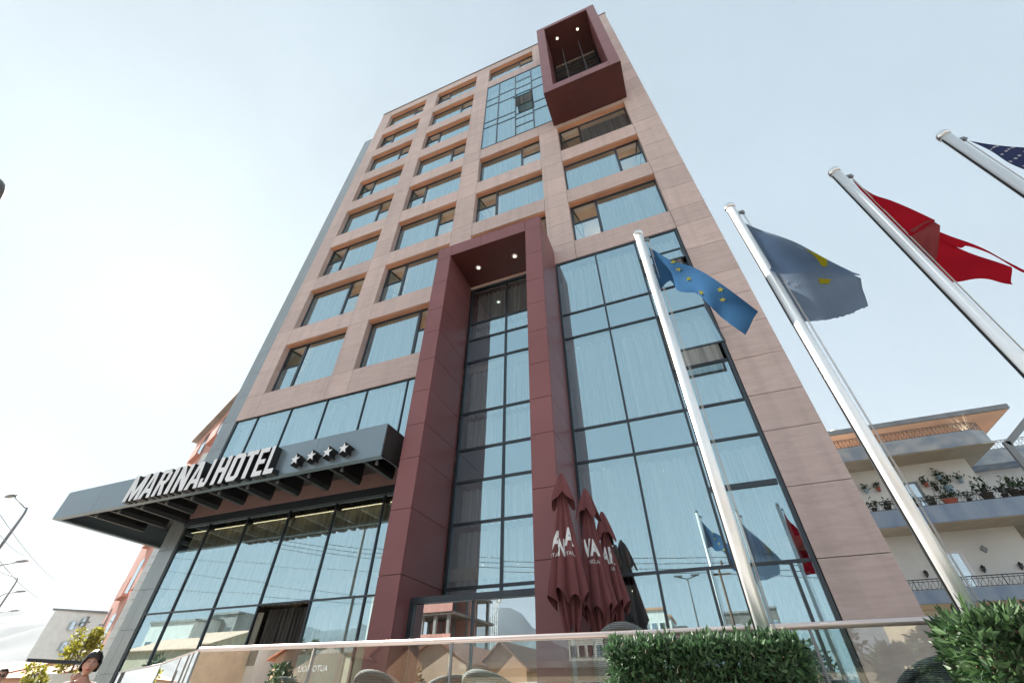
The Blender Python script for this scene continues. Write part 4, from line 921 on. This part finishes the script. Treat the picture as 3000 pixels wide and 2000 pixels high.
for i, (t, z) in enumerate(((.35,10.6),(.6,11.2),(.42,7.9),(.52,7.5),(.3,5.2),(.45,5.0),(.75,9.2),(.8,6.2))):
    a = Vector((-94.6,44)).lerp(Vector((-80,52)), t) if i > 3 else Vector((-99.5,38.8)).lerp(Vector((-94.6,44)), .2+t*.7); k = MB(); k.box(a.x-.5,a.x+.5,a.y-.35,a.y+.2,z,z+1.1); k.build('window', M['glass_door'], fb, off=fo_)
def house(x0, x1, y0, y1, h, rh, wall, lab, name='tiled_house', axis='x', nwin=3, sgn=1, roof='tile'):
    """gabled house, windows on the side that faces the hotel (sgn = +1: +y side)"""
    c = ((x0+x1)/2,(y0+y1)/2,0); root = empty(name, c, lab, 'house')
    k = MB(); k.box(x0,x1,y0,y1,0,h)
    if axis == 'y': k.prism([(x0,h),(x1,h),((x0+x1)/2,h+rh)], y0, y1, 'y')
    else: k.prism([(y0,h),(y1,h),((y0+y1)/2,h+rh)], x0, x1, 'x')
    k.build('wall', M[wall], root, off=c)
    k = MB(); e = .4; t = .12
    if axis == 'y':
        xm = (x0+x1)/2; s = rh/(xm-x0)
        for sx, xe in ((-1,x0-e),(1,x1+e)): k.prism([(xe,h-s*e+.02),(xm,h+rh+.02),(xm,h+rh+.02+t),(xe,h-s*e+.02+t)][::sx], y0-e, y1+e, 'y')
    else:
        ym = (y0+y1)/2; s = rh/(ym-y0)
        for sx, ye in ((-1,y0-e),(1,y1+e)): k.prism([(ye,h-s*e+.02),(ym,h+rh+.02),(ym,h+rh+.02+t),(ye,h-s*e+.02+t)], x0-e, x1+e, 'x')
    k.build('roof', M[roof], root, off=c)
    yy = y1 if sgn > 0 else y0
    for i in range(nwin):
        x = x0+(x1-x0)*(i+.5)/nwin; k = MB(); k.box(x-.55,x+.55,yy-.02,yy+.05*sgn,1.0,2.2); k.build('window', M['frame'], root, off=c)
        k = MB(); k.quad([(x-.48,yy+.055*sgn,1.07),(x+.48,yy+.055*sgn,1.07),(x+.48,yy+.055*sgn,2.13),(x-.48,yy+.055*sgn,2.13)]); k.build('window_pane', M['glass_door'], root, off=c)
    return root
house(-82,-70,24,32,3.9,1.2,'cream','low house with clay tiled roof at the far left edge', sgn=-1); house(-66,-58,21,28,3.2,1.0,'peach','small house with clay roof in front of the grey block', sgn=-1)
aw = empty('market_awning', (-26,4.5,0), 'dark awning over a shopfront behind the woman', 'awning')
k = MB(); k.prism([(-1.2,2.62),(3.2,2.46),(3.2,2.54),(-1.2,2.74)], -.5, .5, 'y'); k.build('canopy', M['darkcloth'], aw)
for x in (-2.8,3.2): k = MB(); k.tube([(x,-.7,0),(x,-.7,2.6)], .04, 8); k.build('post', M['galv'], aw)
k = MB(); k.box(-3,3.4,.9,1.0,0,2.3); k.build('shopfront', M['wallwhite'], aw)
tree(-28.6,6.6,4.4,.85,2.3,'slim tree with yellow green leaves left of the hotel corner', M['yleaf'], 1500, .16, seed=1, trunk=.06, name='young_tree')
tree(-23.8,2.9,2.5,.55,1.2,'small yellow green bushy tree near the bottom left corner', M['yleaf'], 1300, .12, seed=2, trunk=.05, name='young_tree')
def upole(x, y, h, lab, lean=0):
    root = empty('utility_pole', (x,y,0), lab, 'utility pole', 'dark utility poles at left')
    k = MB(); k.tube([(0,0,0),(lean,0,h)], [.09,.06], 8); k.build('pole', M['galv'], root)
    k = MB(); k.box(lean-.5,lean+.5,-.04,.04,h-.9,h-.82); k.build('crossarm', M['galv'], root); k = MB(); k.box(lean-.3,lean+.3,-.04,.04,h-.3,h-.24); k.build('crossarm', M['galv'], root)
    k = MB(); k.lathe([(0,h-1.5),(.15,h-1.5),(.16,h-1.1),(0,h-1.0)], lean+.22, 0, 12); k.build('transformer', M['black'], root)
upole(-35.4,10.85,5.95,'dark utility pole with crossarms beside the hotel corner'); upole(-31.0,7.6,4.9,'leaning utility pole between the trees at left', -.35)
# street lamps on the left
def lampA(x, y, h, arm, up, lab, s=1):
    root = empty('street_lamp', (x,y,0), lab, 'street lamp', 'street lamps along the side street')
    k = MB(); k.tube([(0,0,0),(0,0,h-.9*s),(-.03,0,h-.35*s),(-.16*s,0,h-.08*s),(-.4*s,-.02,h),(-arm,-.25,h+up)], [.09,.06,.05,.045,.04,.035], 10); k.build('pole', M['galv'], root, smooth=True)
    k = MB(); k.lathe([(0,0),(.10,.015),(.13,.05),(.10,.10),(0,.12)], 0, 0, 14)
    k.v = [(v[0]*4.2-arm-.25, v[1]*1.1-.25, v[2]+h+up-.06) for v in k.v]; k.build('lamp_head', M['galv'], root, smooth=True)
lampA(-31.9,2.45,9.15,1.9,.75,'nearest street lamp with bent arm at the left edge'); lampA(-50.7,11.65,9.0,3.6,.75,'second street lamp further down the side street')
def lampB(x, y, h, lab):
    root = empty('street_lamp', (x-4.2,y,0), lab, 'street lamp', 'street lamps across the side street')
    k = MB(); k.tube([(0,0,0),(0,0,h-1.2),(.3,0,h-.35),(1.2,0,h),(3.2,0,h+.02)], [.09,.06,.05,.04,.035], 8); k.build('pole', M['galv'], root, smooth=True)
    k = MB(); k.box(3.1,4.2,-.12,.12,h-.02,h+.08); k.build('lamp_head', M['galv'], root, bevel=.02)
for t, (a, q), l_ in ((17.9,(-2.466,.435),'flat street lamp arm reaching in from the left, highest of three'),(24.2,(-2.34,.322),'flat street lamp arm, middle of three'),(30.1,(-2.303,.259),'flat street lamp arm, lowest of three')):
    lampB(a*t, -9.15+t, 1.2+q*t, l_)
sr = empty('street_lamp', (-12.85,-8.92,.0), 'rounded grey street lamp head just entering at the left edge', 'street lamp')
k = MB(); k.lathe([(0,9.51),(.21,9.54),(.33,9.66),(.3,9.82),(.12,9.97),(0,10.0)], 0, 0, 24); k.v = [(v[0]*2.0+.18, v[1], v[2]+.03) for v in k.v]; k.build('lamp_head', M['galv'], sr, smooth=True)
k = MB(); k.tube([(-2.4,0,0),(-2.4,0,9.0),(-2.1,0,9.7),(-.4,0,9.87)], .07, 10); k.build('pole', M['galv'], sr, smooth=True)
sr = empty('street_lamp', (5.6,-2.15,.0), 'bent flat grey lamp bracket cut by the right edge', 'street lamp')
k = MB()
def flat(p, q, w_=.035):
    p, q = Vector(p), Vector(q); d = (q-p).normalized(); s_ = d.cross(Vector((0,1,0))).normalized()*w_; n = len(k.v)
    for yy in (-.02,.02):
        for a in (p-s_, q-s_, q+s_, p+s_): k.v.append((a.x, a.y+yy, a.z))
    for f_ in ((0,1,2,3),(7,6,5,4),(0,4,5,1),(1,5,6,2),(2,6,7,3),(3,7,4,0)): k.f.append(tuple(n+i for i in f_)); k.m.append(0)
flat((-1.57,0,3.80),(0,0,4.98)); flat((-1.57,0,3.83),(-1.57,0,2.6)); flat((-1.57,0,2.6),(0,0,1.9)); k.box(-.04,.04,-.04,.04,0,5.1); k.build('bracket', M['galv'], sr)
# overhead cables
for i, (a, c_) in enumerate((((-19.02,-2.98,5.91),(-36.4,7.43,6.98)),((-18.8,-2.34,4.75),(-36.39,7.45,5.93)),((-18.93,-2.7,5.4),(-37.12,5.75,7.95)))):
    a, c_ = Vector(a), Vector(c_); a = a+(a-c_)*.5; pts = [a.lerp(c_, t/12)-Vector((0,0,.25*math.sin(math.pi*t/12))) for t in range(13)]
    k = MB(); k.tube(pts, .008, 5); tag(k.build('overhead_cable', M['galv']), ['thin overhead cable at far left, uppermost of three','thin overhead cable at far left, lowest of three','thin overhead cable at far left, middle of three'][i], 'cable', 'overhead cables')

# ------------------------------------------------------------------ across the street (seen in the glass)
def V(t, r_, q_=None): return (r_*t, -(t-9.15), None if q_ is None else 1.2+q_*t)
house(-26.5,-20.3,-44,-33.4,3.9,1.6,'peach','peach gabled house across the street', axis='y', nwin=3); house(-21.0,-16.3,-46,-36,3.6,1.9,'orange','orange gabled house across the street', axis='y', nwin=2)
house(-82,-64,-53,-41,7.6,2.0,'cream','long house with faded pink roof across the street', nwin=5, roof='peach')
def block(x0, x1, y0, y1, h, mat, lab, rows, cols, name='apartment_block', slab='conc'):
    c = ((x0+x1)/2,(y0+y1)/2,0); root = empty(name, c, lab, 'building'); k = MB(); k.box(x0,x1,y0,y1,0,h); k.build('wall', M[mat], root, off=c)
    k = MB(); k.box(x0-.2,x1+.2,y0-.2,y1+.2,h,h+.35); k.build('parapet', M[slab], root, off=c)
    for r_ in range(rows):
        for q in range(cols):
            x = x0+(x1-x0)*(q+.5)/cols; z = 1.2+(h-1.5)*r_/rows; w_ = min(.7,(x1-x0)/cols*.3); k = MB(); k.box(x-w_-.06,x+w_+.06,y1,y1+.05,z-.06,z+1.46); k.build('window', M['white'], root, off=c)
            k = MB(); k.box(x-w_,x+w_,y1+.05,y1+.065,z,z+1.4); k.build('window_pane', M['glass_door'], root, off=c)
    return root
block(-95,-83,-62,-51,12.8,'wallwhite','white block behind the pink roof across the street',3,4); block(-91,-79.5,-66,-56.3,13.8,'conc','grey block with flat roof across the street',4,4)
block(-44.5,-39,-46,-38.8,6.3,'cream','low cream shop building across the street',1,3,'shop_building'); block(-42.0,-37.6,-54,-45,17.0,'wallwhite','tall slim white block across the street',5,2)
block(-12.7,-7.4,-90,-81,13.6,'wallwhite','white block with orange bands across the street',4,4,slab='orange'); block(-7.3,-5.2,-90,-82,12,'redwall','red brick block beside the white one',3,1)
block(2.2,9.9,-112,-101,16.5,'concd','dark brown block across the street, seen near the right hedge',5,4); block(10.5,12.8,-112,-101,17,'concd','narrow dark tower across the street',5,1)
block(16,34,-64,-52,9.5,'cream','cream apartment block far right across the street',3,6); block(-14,8,-47,-38,3.4,'cream','long low cream shop across the street',1,6,'shop_building')
block(-62,-47,-40,-33,3.6,'peach','low peach shop row with five windows across the street',1,5,'shop_building'); block(40,62,-60,-48,8,'peach','peach apartment block beyond the cream one',2,6)
# unfinished concrete building
ub = empty('unfinished_building', (-31,-50,0), 'unfinished concrete frame building across the street', 'building'); uo = (-31,-50,0)
k = MB()
for i, z in enumerate((0,3.1,6.2,9.3,12.0)): k.box(-35.2,-28.9+(.3 if i % 2 else 0),-56,-45.8,z+.001,z+.28)
k.build('floor_slab', M['concd'], ub, off=uo)
for x in (-34.9,-33,-31.2,-29.4):
    for y in (-55.6,-51,-46.2): k = MB(); k.box(x-.18,x+.18,y-.18,y+.18,.28,12); k.build('column', M['conc'], ub, off=uo)
k = MB(); k.box(-35,-29,-51.2,-51,.3,12); k.box(-35.1,-34.2,-46,-45.9,.3,11.9); k.build('infill_wall', M['redwall'], ub, off=uo)
for z in (3.38,6.48,9.58): k = MB(); k.box(-35,-28.8,-45.82,-45.7,z,z+.9); k.build('parapet', M['redwall'], ub, off=uo)
# tower crane
tc_ = empty('tower_crane', (-67,-140.85,0), 'white tower crane across the street', 'crane'); k = MB(); hh = 32; w_ = .8
for sx in (-1,1):
    for sy in (-1,1): k.box(sx*w_-.09,sx*w_+.09,sy*w_-.09,sy*w_+.09,0,hh)
for i in range(20):
    z = i*1.6; s = 1 if i % 2 else -1; k.tube([(-w_*s,w_,z),(w_*s,w_,z+1.6)], .07, 4); k.tube([(-w_*s,-w_,z),(w_*s,-w_,z+1.6)], .07, 4); k.tube([(w_,-w_*s,z),(w_,w_*s,z+1.6)], .07, 4)
k.build('mast', M['crane'], tc_)
k = MB()
for y in (-.5,.5): k.tube([(-9,y,28),(22,y,28)], .12, 5)
k.tube([(-1,0,29.3),(21,0,29.3)], .12, 5)
for i in range(20): k.tube([(i*1.1-.5,-.5,28),(i*1.1,0,29.3),(i*1.1+.6,.5,28)], .05, 4)
k.tube([(0,0,32),(-8,0,28.2)], .06, 4); k.tube([(0,0,32),(15,0,29.3)], .06, 4); k.build('jib', M['crane'], tc_)
k = MB(); k.box(-9.2,-7.4,-.7,.7,26,28); k.build('counterweight', M['conc'], tc_); k = MB(); k.box(.9,2.2,-.7,.7,26.6,28); k.build('cab', M['crane'], tc_)
for i in range(9): tree(-58.5+i*1.25+.3*math.sin(i*3), -50-2*math.sin(i*2.1), 10.6-.35*i+.8*math.sin(i*1.7), 1.5, 1.2, ['tall dense tree','slim dark tree','pointed green tree'][i % 3]+' of the row across the street, number %s from the left' % ['one','two','three','four','five','six','seven','eight','nine'][i], M['gleaf'], 900, .5, 'row of trees across the street', seed=30+i, trunk=.18, name='street_tree')
tree(-24.2,-31.5,3.6,1.4,1.0,'bushy tree in front of the peach gabled house', M['gleaf'], 900, .3, seed=50, name='street_tree'); tree(-66,-36,6.5,2.6,2,'broad dark tree before the pink roofed house', M['gleaf'], 1400, .4, seed=51, name='street_tree')
tree(5.5,-33,5.2,2.0,1.6,'round tree across the street near the cream block', M['gleaf'], 1200, .35, seed=52, name='street_tree')
# double street lamp and poles whose reflections show
dl = empty('street_lamp', (-1.2,-25.9,0), 'double armed street lamp across the street', 'street lamp'); k = MB(); k.tube([(0,0,0),(0,0,8.2)], [.1,.05], 10); k.tube([(-.75,0,8.35),(0,0,8.15),(.75,0,8.35)], .035, 8); k.build('pole', M['galv'], dl)
for s in (-1,1): k = MB(); k.box(s*.55-.28,s*.55+.28,-.1,.1,8.32,8.4); k.build('lamp_head', M['galv'], dl)
pp = empty('utility_pole', (1.4,-27.5,0), 'thin utility pole across the street', 'utility pole'); k = MB(); k.tube([(0,0,0),(0,0,9.2)], [.1,.07], 8); k.build('pole', M['wood'], pp); k = MB(); k.box(-.7,.7,-.05,.05,8.6,8.7); k.build('crossarm', M['wood'], pp)
pts = [Vector((-40,-18,13.0)), Vector((1.4,-27.5,8.7)), Vector((42,-30,8.4))]
for j in range(3):
    k = MB()
    for a, c_ in zip(pts, pts[1:]): k.tube([a.lerp(c_, t/16)+Vector((0,j*.5,-1.2*math.sin(math.pi*t/16)+j*.25)) for t in range(17)], .022, 5)
    tag(k.build('overhead_cable', M['black']), ['overhead cable across the street, lowest','overhead cable across the street, middle','overhead cable across the street, highest'][j], 'cable', 'overhead cables')
# shop sign opposite
sb = empty('shop_sign', (-34.7,-28.85,0), 'dark green shop wall with white AUTO lettering across the street', 'sign'); k = MB(); k.box(-3.2,3.0,-.3,0,0,5.2); k.build('board', M['sign_green'], sb)
me = text_mesh('AUTO-GOLI', .62, .01, bold=.01)
for v in me.vertices: v.co = (-(v.co.x)+1.5, .03-v.co.z, v.co.y+3.95)
me.materials.clear(); me.materials.append(M['white']); o = bpy.data.objects.new('lettering', me); COL.objects.link(o); o.parent = sb
def car(x, y, mat, lab, rz=0, van=False):
    root = empty('parked_van' if van else 'parked_car', (x,y,.13), lab, 'van' if van else 'car', None if van else 'cars parked across the street', rz); k = MB(); h = 2.3 if van else 1.45
    prof = [(-2.5,.35),(2.5,.35),(2.5,h*.55),(2.1,h*.62),(1.6,h),(-2.45,h),(-2.5,h*.6)] if van else [(-2.1,.3),(2.1,.3),(2.15,.72),(1.3,.85),(.75,h),(-.95,h),(-1.6,.95),(-2.15,.88)]
    k.prism(prof, -.85, .85, 'y'); k.build('body', mat, root, bevel=.07)
    k = MB(); 
    if van: k.box(.6,1.55,-.862,.862,h*.62,h*.88)
    else: k.prism([(-1.4,.93),(1.1,.88),(.68,h-.07),(-.9,h-.07)], -.862, .862, 'y')
    k.build('windows', M['glass_door'], root)
    for sx in (-1.4,1.35):
        for sy in (-.82,.82): k = MB(); k.tube([(sx,sy-.1,.2),(sx,sy+.1,.2)], .33, 20); k.build('wheel', M['tyre'], root)
    for sy in (-.6,.6): k = MB(); k.box(2.12 if not van else 2.45,2.2 if not van else 2.54,sy-.15,sy+.15,.62,.76); k.build('headlight', M['white'], root)
car(-27.2,-25,M['car_w'],'white van parked across the street',0,True); car(-20,-25.2,M['car_r'],'red car parked across the street'); car(-12.5,-25.2,M['car_w'],'white car parked across the street'); car(4,-25.2,M['darkcloth'],'dark car parked across the street')

# ------------------------------------------------------------------ people
def skin_mesh(verts, edges, mat, name, parent, root=0, sub=2):
    me = bpy.data.meshes.new(name); me.from_pydata([v[0] for v in verts], edges, []); o = bpy.data.objects.new(name, me); COL.objects.link(o)
    o.modifiers.new('s', 'SKIN'); sm = o.modifiers.new('u', 'SUBSURF'); sm.levels = sub; sm.render_levels = sub
    for i, v in enumerate(verts):
        sv = me.skin_vertices[0].data[i]; sv.radius = v[1] if isinstance(v[1], tuple) else (v[1], v[1]); sv.use_root = (i == root)
    dg = bpy.context.evaluated_depsgraph_get(); me2 = bpy.data.meshes.new_from_object(o.evaluated_get(dg)); me2.name = name
    bpy.data.objects.remove(o); me2.materials.clear(); me2.materials.append(mat)
    me2.polygons.foreach_set('use_smooth', [True]*len(me2.polygons)); return me2
def person(x, y, rz, H, lab, hair, top, hand_up=False, glasses=False, longhair=False, tilt=0):
    root = empty('person', (x,y,.0), lab, 'person', None, rz); s = H/1.70
    P = {}; V_ = []; E_2 = []
    def a(n, p, r, par=None):
        P[n] = len(V_); V_.append((tuple(q*s for q in p), tuple(q*s for q in r) if isinstance(r, tuple) else r*s))
        if par: E_2.append((P[par], P[n]))
    # faces -y; root at the pelvis
    a('pel',(0,0,.93),(.15,.10)); a('waist',(0,0,1.08),(.125,.085),'pel'); a('chest',(0,0,1.25),(.15,.10),'waist'); a('sh',(0,.01,1.38),(.11,.075),'chest'); a('neck',(0,.0,1.46),.052,'sh'); a('neck2',(0,-.012,1.50),.05,'neck')
    for sd_, t in ((-1,'l'),(1,'r')):
        a(t+'s',(sd_*.17,.01,1.37),.055,'sh')
        if hand_up and sd_ == -1: a(t+'e',(sd_*.26,-.12,1.14),.040,t+'s'); a(t+'w',(sd_*.10,-.20,1.38),.027,t+'e'); a(t+'p',(sd_*.075,-.19,1.44),(.032,.018),t+'w')
        else: a(t+'e',(sd_*.22,.03,1.11),.040,t+'s'); a(t+'w',(sd_*.24,-.05,.87),.027,t+'e'); a(t+'p',(sd_*.24,-.07,.80),(.035,.018),t+'w')
        a(t+'h',(sd_*.09,0,.86),.085,'pel'); a(t+'k',(sd_*.10,-.01,.48),.055,t+'h'); a(t+'a',(sd_*.10,.02,.09),.038,t+'k'); a(t+'f',(sd_*.11,-.14,.04),(.042,.03),t+'a')
    body = skin_mesh(V_, E_2, M['skin'], 'body', root, 0)
    # head sculpted from a sphere
    bm = bmesh.new(); bm.from_mesh(body); hb = bmesh.new(); bmesh.ops.create_uvsphere(hb, u_segments=32, v_segments=24, radius=1)
    hc = Vector((0,-.02,1.60))
    for v in hb.verts:
        q = v.co.copy(); xx, yy, zz_ = q.x*.073, q.y*.092, q.z*.115
        if zz_ < 0: xx *= 1-.28*(-q.z)**1.4; yy *= 1-.10*(-q.z)
        f = max(0, -q.y)
        if f > .3:
            yy -= .028*math.exp(-((xx/.013)**2+((zz_+.018)/.022)**2))          # nose
            for e in (-1,1): yy += .012*math.exp(-(((xx-e*.028)/.016)**2+((zz_-.008)/.012)**2))   # eye sockets
            yy -= .008*math.exp(-((xx/.024)**2+((zz_+.052)/.010)**2)); yy -= .008*math.exp(-((xx/.02)**2+((zz_+.088)/.016)**2))
        for e in (-1,1):
            if abs(q.x-e*.98) < .25 and abs(q.z+.05) < .3: xx += e*.012
        v.co = (Vector((xx,yy,zz_))+hc)*s
    tmp = bpy.data.meshes.new('h'); hb.to_mesh(tmp); hb.free(); bm.from_mesh(tmp)
    me = bpy.data.meshes.new('body'); bm.to_mesh(me); bm.free(); me.materials.append(M['skin']); me.polygons.foreach_set('use_smooth', [True]*len(me.polygons))
    bo_ = bpy.data.objects.new('body', me); COL.objects.link(bo_); bo_.parent = root
    # hands
    for sd_, t in ((-1,'l'),(1,'r')):
        p0 = Vector(V_[P[t+'p']][0]); w0 = Vector(V_[P[t+'w']][0]); d = (p0-w0).normalized(); sdv = d.cross(Vector((0,1,0))).normalized() if not (hand_up and sd_ == -1) else Vector((0,-1,0)).cross(d).normalized(); cu = sdv.cross(d)
        vs = [(tuple(p0), .014*s)]; es = []
        for i, ln in enumerate((.062,.072,.068,.052)):
            bp = p0+sdv*(.024-.016*i)*s+d*.02*s; k0 = len(vs); m1 = bp+d*ln*.45*s; m2 = m1+(d*.8+cu*.5).normalized()*ln*.4*s; m3 = m2+(d*.4+cu*.9).normalized()*ln*.3*s
            vs += [(tuple(bp),.009*s),(tuple(m1),.0085*s),(tuple(m2),.008*s),(tuple(m3),.007*s)]; es += [(0,k0),(k0,k0+1),(k0+1,k0+2),(k0+2,k0+3)]
        k0 = len(vs); tp = p0+sdv*.034*s; vs += [(tuple(tp),.010*s),(tuple(tp+(d+sdv).normalized()*.03*s),.009*s),(tuple(tp+(d*1.2+sdv*.6).normalized()*.055*s),.008*s)]; es += [(0,k0),(k0,k0+1),(k0+1,k0+2)]
        hm = skin_mesh(vs, es, M['skin'], 'hand', root, 0, 1); ho = bpy.data.objects.new('hand', hm); COL.objects.link(ho); ho.parent = root
    # clothes: slightly larger limbs
    cv = []; ce = []
    def c_(p, r, par=None): cv.append((tuple(q*s for q in p), tuple(q*s for q in r) if isinstance(r, tuple) else r*s)); ce.append((par, len(cv)-1)) if par is not None else None; return len(cv)-1
    i0 = c_((0,0,.93),(.165,.115)); i1 = c_((0,0,1.08),(.14,.10),i0); i2 = c_((0,0,1.25),(.165,.115),i1); i3 = c_((0,.01,1.38),(.12,.085),i2); c_((0,.005,1.43),(.07,.065),i3)
    for sd_, t in ((-1,'l'),(1,'r')):
        j = c_((sd_*.175,.01,1.37),.07,i3); e = V_[P[t+'e']][0]; c_([q/s for q in e],.054,j)
    om = skin_mesh(cv, ce, top, 'top', root, 0); oo = bpy.data.objects.new('top', om); COL.objects.link(oo); oo.parent = root
    cv = []; ce = []; i0 = c_((0,0,.95),(.15,.11))
    for sd_ in (-1,1): j = c_((sd_*.09,0,.86),.10,i0); j = c_((sd_*.10,-.01,.48),.072,j); c_((sd_*.10,.02,.12),.058,j)
    om = skin_mesh(cv, ce, M['darkcloth'], 'trousers', root, 0); oo = bpy.data.objects.new('trousers', om); COL.objects.link(oo); oo.parent = root
    for sd_ in (-1,1): k = MB(); k.lathe([(0,0),(.05*s,0),(.052*s,.05*s),(.035*s,.09*s),(0,.095*s)], 0, 0, 14); k.v = [(v[0]*.9+sd_*.105*s, v[1]*2.3-.06*s, v[2]) for v in k.v]; k.build('shoe', M['black'], root, smooth=True)
    # eyes, brows, mouth
    for e in (-1,1):
        k = MB(); k.lathe([(0,-.006),(.006,-.004),(.0085,0),(.006,.004),(0,.006)], 0, 0, 10); k.v = [((v[0]+e*.028)*s, (v[1]-.096)*s, (v[2]+1.606)*s) for v in k.v]; k.build('eye', M['white'] if not glasses else M['black'], root, smooth=True)
        k = MB(); k.lathe([(0,-.0055),(.0055,0),(0,.0055)], 0, 0, 8); k.v = [((v[0]+e*.028)*s, (v[1]-.1005)*s, (v[2]+1.606)*s) for v in k.v]; k.build('iris', M['black'], root, smooth=True)
        k = MB(); k.tube([(e*.012*s,-.116*s,1.626*s),(e*.028*s,-.114*s,1.634*s),(e*.045*s,-.104*s,1.628*s)], .0035*s, 6); k.build('eyebrow', M['hair'], root)
        if glasses: k = MB(); k.box((e*.028-.022)*s,(e*.028+.022)*s,-.121*s,-.114*s,1.590*s,1.625*s); k.build('sunglasses', M['black'], root)
    k = MB(); k.tube([(-.022*s,-.102*s,1.547*s),(0,-.112*s,1.548*s),(.022*s,-.102*s,1.547*s)], .005*s, 8); k.build('mouth', M['sign_red'] if longhair else M['terracotta'], root, smooth=True)
    # hair: thick cap with uneven surface
    hb = bmesh.new(); bmesh.ops.create_uvsphere(hb, u_segments=36, v_segments=28, radius=1); dead = []
    for v in hb.verts:
        q = v.co.copy(); nn_ = noise.noise(q*4+Vector((x,0,0)))
        face = q.y < -.22 and abs(q.x) < .80 and q.z < .40+.14*nn_+.25*abs(q.x)*(-1 if longhair else 1)
        if face or q.z < (-.62+.1*nn_ if longhair else -.25): dead.append(v)
        g_ = 1.0+.06*noise.noise(q*5+Vector((x,0,0))); e = hair
        v.co = (Vector((q.x*(.080+e)*g_, q.y*(.096+e*.7)*g_+.012, q.z*(.118+e*1.15)*g_+.012))+hc)*s
    bmesh.ops.delete(hb, geom=dead, context='VERTS'); me = bpy.data.meshes.new('hair'); hb.to_mesh(me); hb.free(); me.materials.append(M['hair']); me.polygons.foreach_set('use_smooth', [True]*len(me.polygons))
    o = bpy.data.objects.new('hair', me); COL.objects.link(o); o.parent = root
    return root
person(-7.98,-4.55,R(55),1.73,'woman with thick dark hair raising a hand to her mouth', .030, M['shirt'], True, False, True)
person(-13.15,-3.05,R(65),1.74,'man in dark sunglasses at the far left edge', .004, M['darkcloth'], False, True)
person(-13.75,-3.25,R(40),1.70,'man half cut off by the left edge beside the one in sunglasses', .004, M['darkcloth'], False, True)

# ------------------------------------------------------------------ air between here and the hills
k = MB(); k.box(-9700,9700,-6400,6400,-1,900)
m, nt, out = nodes('haze'); pv = N(nt, 'ShaderNodeVolumePrincipled'); pv.inputs['Color'].default_value = (.86,.92,1,1); pv.inputs['Density'].default_value = HAZE; pv.inputs['Anisotropy'].default_value = 0
L(nt, pv.outputs[0], out.inputs['Volume']); tag(k.build('haze', m), kind='stuff')
